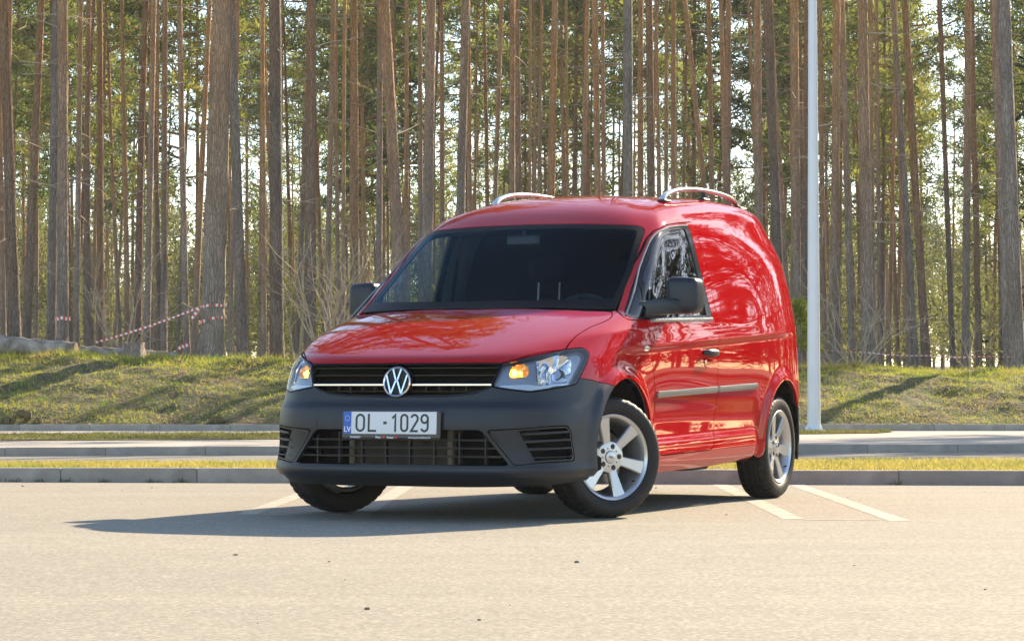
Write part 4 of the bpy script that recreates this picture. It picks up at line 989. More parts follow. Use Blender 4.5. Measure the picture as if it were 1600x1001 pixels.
def panel(name, VF, mats, parent, skirt=.014, lining=None, both=False, side=1, offset=0.0, mi=None, thick=None):
    """one panel from shell pieces; both: mirrored too into the same mesh; side -1: mirrored only"""
    V, F = VF
    if len(F) == 0: return None
    P = V[:, :3]+V[:, 3:6]*offset; N = V[:, 3:6]/np.maximum(np.linalg.norm(V[:, 3:6], axis=1, keepdims=True), 1e-9)
    VV = [P]; NN = [N]; FF = [F]; MI = [np.zeros(len(F), int)]; n = len(P)
    E = np.concatenate([F[:, [0, 1]], F[:, [1, 2]], F[:, [2, 0]]]); key = np.sort(E, 1); _, idx, cnt = np.unique(key, axis=0, return_index=True, return_counts=True)
    B = E[idx[cnt == 1]]
    if both: B = B[~((np.abs(P[B[:, 0], 0]) < 1e-5) & (np.abs(P[B[:, 1], 0]) < 1e-5))]
    if skirt and len(B):
        a, b = P[B[:, 0]], P[B[:, 1]]; sk = skirt if thick is None else thick
        ai, bi = a-N[B[:, 0]]*sk, b-N[B[:, 1]]*sk
        # rounded lip: first a short slanted edge
        nn = np.cross(b-a, -N[B[:, 0]]); nn /= np.maximum(np.linalg.norm(nn, axis=1, keepdims=True), 1e-9); nn = -nn
        k = len(B); VV.append(np.stack([a, b, bi, ai], 1).reshape(-1, 3)); NN.append(np.repeat(nn, 4, 0))
        q = n+np.arange(4*k).reshape(k, 4); FF.append(np.concatenate([q[:, [1, 0, 3]], q[:, [1, 3, 2]]])); MI.append(np.zeros(2*k, int)); n += 4*k
    if thick is not None:
        VV.append(P-N*thick); NN.append(-N); FF.append(F[:, ::-1]+n); MI.append(np.zeros(len(F), int)); n += len(P)
    if lining is not None:
        VV.append(P-N*.022); NN.append(-N); FF.append(F[:, ::-1]+n); MI.append(np.ones(len(F), int)); n += len(P)
    P = np.concatenate(VV); N = np.concatenate(NN); F = np.concatenate(FF); MI = np.concatenate(MI)
    mir = np.array([-1, 1, 1.])
    if both: F = np.concatenate([F, F[:, ::-1]+len(P)]); P = np.concatenate([P, P*mir]); N = np.concatenate([N, N*mir]); MI = np.r_[MI, MI]
    elif side < 0: P, N, F = P*mir, N*mir, F[:, ::-1]
    m = mats if isinstance(mats, list) else [mats]
    if lining is not None: m = [m[0], lining]
    return mesh_obj(name, P, np.ascontiguousarray(F), m, parent, fm=MI, normals=N)

body = (S_A, S_F)
# wheel arches are open
for yc in WHEELS_Y:
    f = lambda V, yc=yc: np.hypot(Y_(V)-yc, np.maximum(Z_(V)-.338, 0))-.388
    _, body = take(body, masked(f, lambda V: (X_(V) > .5) & (Z_(V) < 1)), 0)
# head lamps in (x+y, z)
LAMP = rounded([(-.211, .802), (.004, .835), (.284, .869), (.455, .882), (.494, .868), (.513, .849), (.475, .806), (.400, .742), (.345, .693), (.167, .674), (-.049, .654), (-.172, .664), (-.300, .679)], .02)
lampV, body = take(body, masked(lambda V: sd_poly(X_(V)+Y_(V), Z_(V), LAMP), lambda V: (Y_(V) < .05) & (X_(V) > .3) & (V[:, 7] < 7)), .003)
# radiator grille in (x, z)
GRILLE = [(-.6, .801), (.542, .801), (.505, .679), (.47, .664), (.413, .644), (.28, .631), (0, .628), (-.6, .628)]
grilleV, body = take(body, masked(lambda V: sd_poly(X_(V), Z_(V), GRILLE), lambda V: (Y_(V) < -.6) & (V[:, 7] < 6) & (X_(V) < .6)), .001)
# bumper in (x+y, z)
BUMP = [(-1.2, .74), (.30, .74), (.40, .722), (.50, .716), (.584, .704), (.70, .690), (.95, .660), (.95, 0), (-1.2, 0)]
bumpV, body = take(body, masked(lambda V: sd_poly(X_(V)+Y_(V), Z_(V), BUMP), lambda V: (Y_(V) < .0)), .002)
# openings of the bumper: middle grille and side grilles
MIDG = rounded([(-.7, .463), (.462, .463), (.600, .292), (-.7, .292)], .012)
midV, bumpV = take(bumpV, masked(lambda V: sd_poly(X_(V), Z_(V), MIDG), lambda V: (Y_(V) < -.7) & (X_(V) < .64)), .003)
SIDEG = rounded([(-.352, .464), (-.24, .468), (.095, .484), (.232, .487), (.262, .465), (.296, .322), (.282, .310), (.04, .306), (-.178, .292)], .02)
sidV, bumpV = take(bumpV, masked(lambda V: sd_poly(X_(V)+Y_(V), Z_(V), SIDEG), lambda V: (Y_(V) < -.3) & (X_(V) > .4)), .003)
valV, bumpV = take(bumpV, lambda V: Z_(V)-.228-.05*np.maximum(Y_(V)+.6, 0)*0, .001)
# bonnet in (x, y), windscreen in (x, z)
HOOD = [(-.5, -1.2), (.40, -1.2), (.56, -.79), (.60, -.70), (.757, -.462), (.7515, -.40), (.752, -.30), (.760, -.145), (.780, -.02), (.787, .06), (.778, .13), (.755, .175), (.72, .165), (.64, .110), (.42, .055), (0, .028), (-.5, .028)]
hoodV, body = take(body, masked(lambda V: sd_poly(X_(V), Y_(V), HOOD), lambda V: (V[:, 7] > 4.4) & (V[:, 7] < 8.05) & (V[:, 6] < 4.2)), .003)
WS = rounded([(-.5, .9), (.735, .9), (.757, 1.09), (.748, 1.125), (.7245, 1.32), (.680, 1.53), (.668, 1.562), (.632, 1.579), (.3, 1.590), (-.5, 1.600)], .03)
wsV, body = take(body, masked(lambda V: sd_poly(X_(V), Z_(V), WS), lambda V: (V[:, 7] > 8.02) & (V[:, 7] < 12) & (Y_(V) < 1.4) & (V[:, 6] < 4.2)), .0015)
cowl, body = take(body, masked(lambda V: np.where((V[:, 7] > 7.5) & (V[:, 7] < 8.1), X_(V)-.752, .05), lambda V: (Y_(V) < .4) & (V[:, 6] < 4)), .001)
# door and its glass in (y, z)
DOOR = rounded([(.378, 1.03), (.392, .90), (.466, .668), (.508, .40), (.515, .322), (.56, .312), (1.34, .326), (1.385, .345), (1.44, .43), (1.461, .53), (1.465, .70), (1.470, 1.0), (1.492, 1.16), (1.498, 1.40), (1.490, 1.632), (1.31, 1.617), (1.11, 1.594), (.93, 1.552), (.82, 1.500), (.575, 1.338), (.335, 1.163), (.176, 1.052), (.182, 1.036)], .02)
doorV, body = take(body, masked(lambda V: sd_poly(Y_(V), Z_(V), DOOR), lambda V: (X_(V) > .5)), .0032)
TRIM = rounded([(.200, 1.046), (.346, 1.149), (.585, 1.324), (.80, 1.474), (.86, 1.506), (.94, 1.541), (1.11, 1.578), (1.30, 1.597), (1.405, 1.604), (1.392, 1.43), (1.395, 1.25), (1.410, 1.078), (.9, 1.054), (.45, 1.036)], .03)
trimV, doorV = take(doorV, masked(lambda V: sd_poly(Y_(V), Z_(V), TRIM), lambda V: X_(V) > .5), .001)
def f_glass(V): 
    y, z = Y_(V), Z_(V); return np.maximum(sd_poly(y, z, TRIM)+.016, y-(1.327+.0*z))
glassV, trimV = take(trimV, f_glass, 0)
def f_bar(V):
    y, z = Y_(V), Z_(V); t = (z-1.071)/(1.278-1.071); return np.abs(y-(.385+.15*t))-.013
barV, glassV = take(glassV, f_bar, 0)
trimV = (np.concatenate([trimV[0], barV[0]]), np.concatenate([trimV[1], barV[1]+len(trimV[0])]))
quartV, glassV = cut(glassV[0], glassV[1], Y_(glassV[0])-(.385+.15*(Z_(glassV[0])-1.071)/.207))
# tail: lamps, bumper, window
tailV, body = take(body, masked(lambda V: np.maximum(np.abs(Z_(V)-1.02)-.17, 3.24-Y_(V)), lambda V: (X_(V) > .60)), .002)
rbV, body = take(body, masked(lambda V: Z_(V)-.585-.0*Y_(V), lambda V: (Y_(V) > 3.0)), .002)
rwV, body = take(body, masked(lambda V: sd_poly(X_(V), Z_(V), rounded([(-.5, 1.15), (.62, 1.15), (.54, 1.55), (-.5, 1.55)], .05)), lambda V: (Y_(V) > 3.25)), .002)

pn = MT['paint']
bd = panel('body', body, pn, van, .014, MT['lining'], both=True)
panel('bonnet', hoodV, pn, van, .016, MT['dark_lining'], both=True)
bump = panel('front_bumper', bumpV, MT['plastic'], van, .016, MT['dark_lining'], both=True)
panel('valance', valV, MT['black'], bump, .01, None, both=True, offset=-.014)
panel('rear_bumper', rbV, MT['plastic'], van, .014, MT['dark_lining'], both=True)
panel('cowl', cowl, MT['black'], van, .01, None, both=True, offset=-.012)
panel('rear_window', rwV, MT['gloss_black'], van, .01, None, both=True)
# windscreen: glass, black printed border as its sub-part
bz = lambda V: np.maximum(sd_poly(X_(V), Z_(V), WS)+.028, -(Z_(V)-1.142-.02*X_(V)**2))
wsG, wsB = cut(wsV[0], wsV[1], bz(wsV[0]))
ws = panel('windscreen', wsG, MT['glass_ws'], van, 0, None, both=True)
panel('windscreen_border', wsB, MT['border'], ws, .008, MT['dark_lining'], both=True)

# ---- doors, tail lamps, side strips, both sides
def side_pt(y, z, s=1):
    """point of the flank at (y, z) and its outward normal"""
    V = S_A; m = (V[:, 6] > 3.35) & (V[:, 6] < 10.2); Q = V[m]; d = (Q[:, 1]-y)**2+(Q[:, 2]-z)**2; i = np.argsort(d)[:4]; w = 1/(d[i]+1e-6); w /= w.sum()
    p = (Q[i, :3]*w[:, None]).sum(0); n = (Q[i, 3:6]*w[:, None]).sum(0); n /= np.linalg.norm(n)
    return Vector((p[0]*s, y, z)), Vector((n[0]*s, n[1], n[2]))
for s in (1, -1):
    dr = panel('door', doorV, pn, van, .014, MT['lining'], side=s)
    panel('window', glassV, MT['glass_side'], dr, 0, None, side=s, offset=-.006)
    panel('quarter_window', quartV, MT['glass_side'], dr, 0, None, side=s, offset=-.006)
    panel('window_trim', trimV, MT['gloss_black'], dr, .014, MT['dark_lining'], side=s, offset=-.001)
    q = [side_pt(y, z) for y, z in ((.212, 1.058), (.346, 1.150), (.465, 1.237), (.585, 1.325), (.70, 1.406), (.80, 1.475), (.86, 1.508), (.94, 1.542), (1.03, 1.562), (1.11, 1.579), (1.21, 1.590), (1.30, 1.598), (1.385, 1.604))]
    mb = MB(); mb.tube([((p.x+n.x*.002)*s, p.y+n.y*.002, p.z+n.z*.002) for p, n in q], .0055, 8); mb.build('window_seal_glint', MT['glint'], dr, smooth='auto')  # bright line added along the rubber edge for its sun glint
    # weather strip along the sill: catches the sun
    mb = MB(); mb.tube([tuple(side_pt(y, 1.036+.033*(y-.45))[0]*1+side_pt(y, 1.05)[1]*.004) if s > 0 else tuple((lambda p, n: (-(p.x+n.x*.004), p.y, p.z))(*side_pt(y, 1.036+.033*(y-.45)))) for y in np.linspace(.46, 1.40, 14)], .007, 8, flat=1.4)
    mb.build('sill_strip', MT['rail'], dr, smooth='auto')
    # handle: dark grip over a recessed red cup
    hp, hn = side_pt(1.30, .872, 1)
    mb = MB(); q = [side_pt(y, .874)[0]+side_pt(y, .874)[1]*h for y, h in ((1.205, .004), (1.225, .022), (1.27, .030), (1.33, .031), (1.385, .024), (1.405, .006))]
    mb.tube([(p.x*s, p.y, p.z) for p in q], [.009, .014, .016, .016, .014, .009], 12, flat=1.35); mb.build('handle', MT['black'], dr, smooth='auto')
    mb = MB(); p = side_pt(1.245, .825)[0]; n_ = side_pt(1.245, .825)[1]; mb.tube([((p.x-.004)*s, p.y, p.z), ((p.x+.006)*s, p.y, p.z)], [.013, .010], 16); mb.build('lock', MT['chrome'], dr, smooth='auto')
    # handle cup
    cv, _ = take((S_A, S_F), masked(lambda V: np.hypot((Y_(V)-1.265)/.042, (Z_(V)-.838)/.048)*.05-.05, lambda V: X_(V) > .6), 0)
    cv = (cv[0].copy(), cv[1]); rr = np.clip(1-np.hypot((cv[0][:, 1]-1.265)/.042, (cv[0][:, 2]-.838)/.048), 0, 1)
    cv[0][:, :3] += cv[0][:, 3:6]*(.0025+.004*np.sin(rr*math.pi)[:, None]*0); panel('handle_cup', cv, pn, dr, .004, None, side=s)
    panel('tail_lamp', tailV, MT['tail'], van, .012, None, side=s)
    # rubbing strips on door and on the rear flank
    for nm, par, ya, yb in (('rubbing_strip', dr, .487, 1.459), ('rubbing_strip', van, 1.472, 2.165)):
        zc = lambda y: .6405+.0290*(y-.49)
        poly = rounded([(ya, zc(ya)-.0175), (yb, zc(yb)-.0175), (yb, zc(yb)+.0175), (ya, zc(ya)+.0175)], .012)
        sv, _ = take((S_A, S_F), masked(lambda V: sd_poly(Y_(V), Z_(V), poly), lambda V: X_(V) > .6), 0)
        A = sv[0].copy(); e = np.clip(-sd_poly(A[:, 1], A[:, 2], poly)/.012, 0, 1); A[:, :3] += A[:, 3:6]*(.006+.009*np.sqrt(e))[:, None]
        tt = (A[:, 2]-zc(A[:, 1]))/.0175; A[:, 5] += .75*np.clip(tt, -1, 1)**3*1.0
        panel(nm, (A, sv[1]), MT['strip'], par, .012, None, side=s)
    # side repeater
    sv, _ = take((S_A, S_F), masked(lambda V: np.hypot((Y_(V)-.315)/.036, (Z_(V)-.885)/.015)*.02-.02, lambda V: X_(V) > .6), 0)
    A = sv[0].copy(); e = np.clip(1-np.hypot((A[:, 1]-.315)/.036, (A[:, 2]-.885)/.015), 0, 1); A[:, :3] += A[:, 3:6]*(.004+.008*np.sqrt(e))[:, None]; A[:, 5] += .3
    panel('side_repeater', (A, sv[1]), MT['chrome'], van, .006, None, side=s)
    # wheel arch liners
    for yc in WHEELS_Y:
        mb = MB(); V = []; F = []; n_ = 26
        a = np.linspace(-.25, math.pi+.25, n_)
        for x in (.47, .855):
            for t in a: V.append((x*s, yc+.392*math.cos(t), .338+.392*math.sin(t)))
        F = [(i, i+1, n_+i+1, n_+i) for i in range(n_-1)]; mb.add(V, F)
        mb.add([(.47*s, yc+.40*math.cos(t), .338+.40*math.sin(t)) for t in a], [tuple(range(n_))]); mb.build('arch_liner', MT['dark_lining'], van)
    # mud flap behind the rear wheel
    mb = MB(); mb.box((.775*s, 3.075, .355), (.17, .012, .25), .004); mb.build('mud_flap', MT['black'], van)

# ---- under the floor
mb = MB(); mb.box((0, 1.35, .285), (1.60, 3.9, .10), .02); mb.box((0, -.30, .235), (1.15, .80, .06), .02)
mb.build('floor_pan', MT['dark_lining'], van)
mb = MB(); mb.tube([(.25, .6, .24), (.28, 1.4, .23), (.3, 2.0, .24), (.35, 2.6, .3)], .03, 10); mb.box((.45, 1.95, .235), (.30, .42, .09), .02); mb.box((.62, 1.62, .24), (.08, .10, .07), .01)
for k in range(4): mb.box((.60, 1.70+.09*k, .238-.006*(k % 2)), (.07, .045, .05), .008)
mb.build('exhaust', MT['steel'], van, smooth='auto')
mb = MB(); mb.tube([(-.62, 2.682, .30), (.62, 2.682, .30)], .04, 12); mb.box((0, 2.682, .29), (1.1, .10, .09), .02); mb.build('rear_axle', MT['dark_lining'], van, smooth='auto')
mb = MB()
for s in (1, -1):
    mb.tube([(.30*s, .02, .25), (.62*s, .0, .24)], [.035, .022], 8); mb.tube([(.3*s, -.2, .24), (.62*s, -.05, .235)], .02, 8); mb.tube([(.2*s, 0, .31), (.62*s, 0, .318)], .022, 10); mb.box((.50*s, -.42, .205), (.16, .05, .03), .008)
mb.build('front_suspension', MT['steel'], van, smooth='auto')

# ---------------------------------------------------------------- front: helpers on the fascia
_fm = (S_A[:, 6] < 4) & (S_A[:, 7] < 6.2); _FQ = S_A[_fm]
def front_y(x, z):
    d = (_FQ[:, 0]-abs(x))**2+(_FQ[:, 2]-z)**2; i = np.argsort(d)[:4]; w = 1/(d[i]+1e-6); w /= w.sum(); return float((_FQ[i, 1]*w).sum())
def fascia_bar(mb, xs, zf, depth, h, back=0.0, mi=0, tilt=0.0):
    """a blade following the fascia: section depth x height, front edge set back by `back`"""
    V = []; 
    for x in xs:
        z = zf(x); y = front_y(x, z)+back
        V += [(x, y+.004, z+h/2), (x, y, z+h*.25), (x, y, z-h*.25), (x, y+.004, z-h/2), (x, y+depth, z-h/2+tilt), (x, y+depth, z+h/2+tilt)]
    F = []
    for k in range(len(xs)-1):
        for j in range(6): F.append((k*6+j, k*6+(j+1) % 6, k*6+6+(j+1) % 6, k*6+6+j)[::-1])
    F += [tuple(range(6)), tuple(range(len(V)-6, len(V)))[::-1]]
    mb.add(V, F, mi)
# radiator grille
gr = empty('radiator_grille', van)
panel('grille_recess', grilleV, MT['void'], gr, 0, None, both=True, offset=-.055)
V, F = grilleV; gw = (V.copy(), F)
panel('grille_frame', take(grilleV, lambda V: -(sd_poly(X_(V), Z_(V), GRILLE)+.009), 0)[0], MT['gloss_black'], gr, .055, None, both=True, offset=.001)
edge = lambda z: np.interp(z, [.628, .644, .664, .679, .801], [.25, .41, .47, .505, .54])-.008
for nm, z, h, m_, bk in (('slat', .775, .008, MT['gloss_black'], .012), ('slat', .738, .010, MT['gloss_black'], .010), ('chrome_strip', .6905, .013, MT['chrome'], -.004), ('slat', .658, .008, MT['gloss_black'], .014)):
    e = edge(z); mb = MB(); fascia_bar(mb, np.linspace(-e, e, 33), lambda x: z, .035, h, bk); mb.build(nm, m_, gr, smooth='auto')
mb = MB()
for x in np.linspace(-.36, .36, 11):
    if abs(x) > .11: mb.box((x, front_y(x, .66)+.035, .668), (.005, .02, .03), 0)
mb.build('ribs', MT['black'], gr)
# emblem: dark dish with a bright ring and two stacked letter shapes
em = empty('emblem', van, (0, front_y(0, .705)-.012, .7045))
em.rotation_euler = (math.radians(-8), 0, 0); RO = .0765
mb = MB(); RX = Matrix.Rotation(math.radians(-90), 4, 'Z')     # lathe axis x -> -y
mb.lathe([(.0001, -.004), (RO*.9, -.004), (RO*1.05, -.002), (RO*1.09, -.012), (RO*1.06, -.045), (.03, -.05)], 56, M=RX); mb.build('emblem_dish', MT['gloss_black'], em, smooth='auto')
mb = MB(); mb.lathe([(RO*.865, -.004), (RO*.88, .006), (RO*.94, .009), (RO, .006), (RO*1.02, -.004)], 64, M=RX)
def bar(mb, p, q, w, y0=-.010, y1=.004):
    p, q = np.array(p, float), np.array(q, float); d = (q-p)/np.linalg.norm(q-p); n = np.array([-d[1], d[0]])*w/2
    P = [p+n, q+n, q-n, p-n]; n2 = n*.62; T = [p+n2, q+n2, q-n2, p-n2]
    V = [(a[0], y1, a[1]) for a in P]+[(a[0], y0, a[1]) for a in T]
    mb.add(V, [(4, 5, 6, 7)[::-1], (0, 1, 5, 4)[::-1], (1, 2, 6, 5)[::-1], (2, 3, 7, 6)[::-1], (3, 0, 4, 7)[::-1]])
r_ = RO*.90
for s in (1, -1):
    bar(mb, (s*.0225, .0645), (s*.0055, .013), .0135)                  # upper letter
    bar(mb, (s*.058, .036), (s*.0290, -.0605), .0135)                  # lower letter, outer strokes
    bar(mb, (s*.0055, .0035), (s*.0290, -.0605), .0135)                # inner strokes
bar(mb, (-.0095, .0110), (.0095, .0110), .006); bar(mb, (-.0095, .0045), (.0095, .0045), .006)
mb.build('emblem_letters', MT['chrome'], em, smooth='auto')

# middle air intake
ig = empty('air_intake', van)
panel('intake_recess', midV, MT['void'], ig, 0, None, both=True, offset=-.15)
mb = MB(); mb.box((-.02, -.735, .37), (.60, .02, .20), 0); mb.build('radiator', MT['radiator'], ig)
mb = MB()
for k in range(22): mb.box((-.02, -.747, .285+.0085*k), (.54, .006, .004), 0)
mb.build('radiator_fins', MT['bolt'], ig)
mb = MB()
for x in (-.30, .255): mb.tube([(x, -.755, .29), (x, -.755, .46)], .017, 12)
mb.build('radiator_tank', MT['tank'], ig, smooth='auto')
wmid = lambda z: .600-.138*(z-.292)/.171-.004
for z in (.333, .374, .415):
    mb = MB(); e = wmid(z); fascia_bar(mb, np.linspace(-e, e, 33), lambda x: z, .045, .0085, .012); mb.build('slat', MT['black'], ig, smooth='auto')
for x in (-.47, -.335, -.2, -.065, .07, .205, .34, .475):
    zt = .455 if abs(x) < .45 else .43
    mb = MB(); mb.box((x, front_y(x, .37)+.040, (zt+.296)/2), (.007, .03, zt-.296), 0); mb.build('upright', MT['black'], ig)
# side grilles with four blades
for s in (1, -1):
    sg = empty('side_grille', van)
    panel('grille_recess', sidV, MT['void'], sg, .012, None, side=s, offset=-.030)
    poly2 = rounded([(-.352, .464), (-.24, .468), (-.155, .472), (-.095, .40), (-.02, .306), (-.178, .292)], .012)
    fl, _ = take(sidV, lambda V: sd_poly(X_(V)+Y_(V), Z_(V), SIDEG)+.009, 0)
    rim_, _ = take(sidV, lambda V: -(sd_poly(X_(V)+Y_(V), Z_(V), SIDEG)+.010), 0)
    panel('grille_frame', rim_, MT['black'], sg, .03, None, side=s, offset=-.002)
    wd, _ = take(sidV, lambda V: sd_poly(X_(V)+Y_(V), Z_(V), poly2), 0)
    panel('grille_wedge', wd, MT['plastic'], sg, .03, None, side=s, offset=-.010)
    for z0, sl in ((.440, .020), (.404, .016), (.368, .012), (.333, .006)):
        poly3 = [(-.20, z0-.004), (-.09, z0-.007+sl*.3), (.285, z0-.006+sl), (.285, z0+.006+sl), (-.09, z0+.005+sl*.3)]
        bl, _ = take(fl, lambda V: sd_poly(X_(V)+Y_(V), Z_(V), poly3), 0)
        panel('blade', bl, MT['plastic'], sg, .026, None, side=s, offset=-.004)
# panel joint lines and tow cover on the bumper
tv, _ = take(bumpV, lambda V: sd_poly(X_(V), Z_(V), rounded([(.455, .475), (.50, .475), (.50, .515), (.455, .515)], .006)), 0)
panel('tow_eye_cover', tv, MT['plastic'], bump, .006, None, side=-1, offset=.0022)

# ---------------------------------------------------------------- head lamps
def lamp_shift(VF, k, shr=0.0): A = VF[0].copy(); A[:, :3] -= A[:, 3:6]*k; return (A, VF[1])
for s in (1, -1):
    hl = empty('headlight', van)
    panel('lens', lampV, MT['lens'], hl, .0, None, side=s, offset=.001)
    rimv, _ = take(lampV, lambda V: -(sd_poly(X_(V)+Y_(V), Z_(V), LAMP)+.007), 0)
    panel('lamp_seal', rimv, MT['gloss_black'], hl, .055, None, side=s, offset=-.001)
    S = lambda V: (X_(V)+Y_(V), Z_(V))
    MAIN = rounded([(.045, .842-.006), (.26, .858), (.345, .842), (.355, .82), (.305, .722), (.255, .700), (.06, .688), (.035, .70)], .02)
    TURN = rounded([(-.150, .795), (-.045, .812), (-.035, .80), (-.036, .752), (-.062, .738), (-.170, .733), (-.18, .745)], .014)
    LOW = [(-.285, .690), (-.06, .697), (.04, .688), (.31, .702), (.33, .690), (.16, .680), (-.045, .660), (-.17, .669)]
    hv = lampV
    mainV, hv = take(hv, lambda V: sd_poly(*S(V), MAIN), 0); turnV, hv = take(hv, lambda V: sd_poly(*S(V), TURN), 0); lowV, hv = take(hv, lambda V: sd_poly(*S(V), LOW), 0)
    panel('lamp_housing', hv, MT['housing'], hl, .06, None, side=s, offset=-.030)
    panel('light_guide', lowV, MT['alloy'], hl, .03, None, side=s, offset=-.020)
    # fluted main reflector: a bowl pushed inwards with vertical facets
    def bowl(VF, poly, depth, flute, namp):
        A = VF[0].copy(); sx, zz = A[:, 0]+A[:, 1], A[:, 2]; d = np.clip(-sd_poly(sx, zz, poly)/.075, 0, 1)
        dep = depth*np.sqrt(1-(1-d)**2)+namp*np.sin(sx*flute)*np.minimum(d*3, 1)
        A[:, :3] -= A[:, 3:6]*(dep+.022)[:, None]
        # shading normals from the displaced surface
        F_ = VF[1]; fn = np.cross(A[F_[:, 1], :3]-A[F_[:, 0], :3], A[F_[:, 2], :3]-A[F_[:, 0], :3]); N = np.zeros((len(A), 3))
        for k in range(3): np.add.at(N, F_[:, k], fn)
        l = np.linalg.norm(N, axis=1, keepdims=True); ok = l[:, 0] > 1e-12
        if (np.sum(N*A[:, 3:6]) < 0): N = -N
        A[ok, 3:6] = (N/np.maximum(l, 1e-12))[ok]; return (A, F_)
    panel('main_reflector', bowl(mainV, MAIN, .060, 190, .005), MT['chrome'], hl, .004, None, side=s)
    panel('turn_reflector', bowl(turnV, TURN, .035, 160, .003), MT['amber'], hl, .004, None, side=s)
    def pt(sx, z, inn):
        Q = lampV[0]; i = np.argmin((Q[:, 0]+Q[:, 1]-sx)**2+(Q[:, 2]-z)**2); p = Q[i, :3]-Q[i, 3:6]*inn; return Vector((p[0]*s, p[1], p[2])), Vector((Q[i, 3]*s, Q[i, 4], Q[i, 5]))
    for nm, sx, z, r0, m_ in (('bulb_cap', .225, .778, .021, MT['chrome']), ('side_lamp', .10, .715, .018, MT['rail'])):
        p, n_ = pt(sx, z, .058); fw = Vector((0, -1, 0)); mb = MB()
        mb.tube([p, p+fw*.03, p+fw*.038], [r0, r0, r0*.7], 18); mb.tube([p+fw*.038, p+fw*.041], [r0*.45, r0*.3], 14); mb.build(nm, m_, hl, smooth='auto')
    for sx, z, r0 in ((-.135, .765, .015), (-.075, .760, .010)):
        p, n_ = pt(sx, z, .046); mb = MB(); mb.tube([p, p+Vector((0, -.012, 0)), p+Vector((0, -.02, 0))], [r0*.8, r0, r0*.5], 14, flat=1.5 if r0 > .012 else 1); mb.build('turn_bulb', MT['amber_lit'], hl, smooth='auto')

# ---------------------------------------------------------------- number plate
pl = empty('number_plate', van, (-.011, -.906, .490)); pl.rotation_euler = (math.radians(-3), 0, 0)
mb = MB(); mb.box((0, .012, 0), (.552, .022, .146), .010); mb.box((0, .03, .0), (.40, .03, .10), .004); mb.build('plate_holder', MT['frame'], pl)
mb = MB(); mb.box((0, -.0015, .010), (.520, .006, .112), .002); mb.build('plate_sheet', MT['plate_white'], pl)
mb = MB(); mb.box((-.2375, -.0050, .010), (.043, .0022, .111), .0008); mb.build('country_band', MT['plate_blue'], pl)
mb = MB()
for k in range(12):
    a = k*math.pi/6; mb.box((-.2375+.0125*math.cos(a), -.0066, .032+.0125*math.sin(a)), (.0030, .001, .0030), 0)
def letters(txt, size, m_, parent, name, cx, cz, y, bold=.0, sx=1.0, join=None):
    cu = bpy.data.curves.new('lettering', 'FONT'); cu.body = txt; cu.size = size; cu.align_x = 'CENTER'; cu.align_y = 'CENTER'; cu.offset = bold; cu.resolution_u = 3
    o = bpy.data.objects.new('lettering', cu); COL.objects.link(o); dg = bpy.context.evaluated_depsgraph_get(); me = bpy.data.meshes.new_from_object(o.evaluated_get(dg)); bpy.data.objects.remove(o)
    V = np.array([v.co[:] for v in me.vertices]); F = [tuple(p.vertices) for p in me.polygons]; bpy.data.meshes.remove(me)
    V = np.stack([V[:, 0]*sx+cx, np.full(len(V), y), V[:, 1]+cz], 1); n = len(V)
    E = {}; 
    for f in F:
        for i in range(len(f)): e = (f[i], f[(i+1) % len(f)]); E[e] = 1
    B = [e for e in E if (e[1], e[0]) not in E]
    VV = np.concatenate([V, V+np.array([0, .0012, 0])]); FF = F+[(b, a, a+n, b+n) for a, b in B]
    if join is not None: join.add(VV, FF); return None
    return mesh_obj(name, VV, FF, m_, parent)
letters('LV', .036, None, None, '', -.2375, -.024, -.0066, .0012, join=mb)
mb.build('country_lettering', MT['print_white'], pl)
# registration in even strokes
mb = MB()
def stroke(pts, w=.0112, closed=False, y=-.0052):
    P = [np.array(p, float) for p in pts]; n = len(P); L = []; R = []
    for k in range(n):
        a = P[k-1] if (k > 0 or closed) else None; b = P[k]; c = P[(k+1) % n] if (k < n-1 or closed) else None
        ds = [(b-a)/np.linalg.norm(b-a)] if a is not None else []
        if c is not None: ds.append((c-b)/np.linalg.norm(c-b))
        t = sum(ds); t = t/np.linalg.norm(t); nn = np.array([-t[1], t[0]]); sc = 1/max(.5, abs(float(np.dot(nn, np.array([-ds[0][1], ds[0][0]])))))
        L.append(b+nn*w/2*sc); R.append(b-nn*w/2*sc)
    V = [(p[0], y, p[1]) for p in L+R]+[(p[0], y+.0012, p[1]) for p in L+R]; m = n if closed else n-1
    F = []
    for k in range(m):
        k2 = (k+1) % n; F += [(k, k2, n+k2, n+k), (k2, k, 2*n+k, 2*n+k2), (n+k, n+k2, 3*n+k2, 3*n+k)]
    mb.add(V, F)
def arc(cx, cy, rx, ry, a0, a1, n=10): return [(cx+rx*math.cos(math.radians(a)), cy+ry*math.sin(math.radians(a))) for a in np.linspace(a0, a1, n)]
hC, wC = .0405, .0190; zc = .010
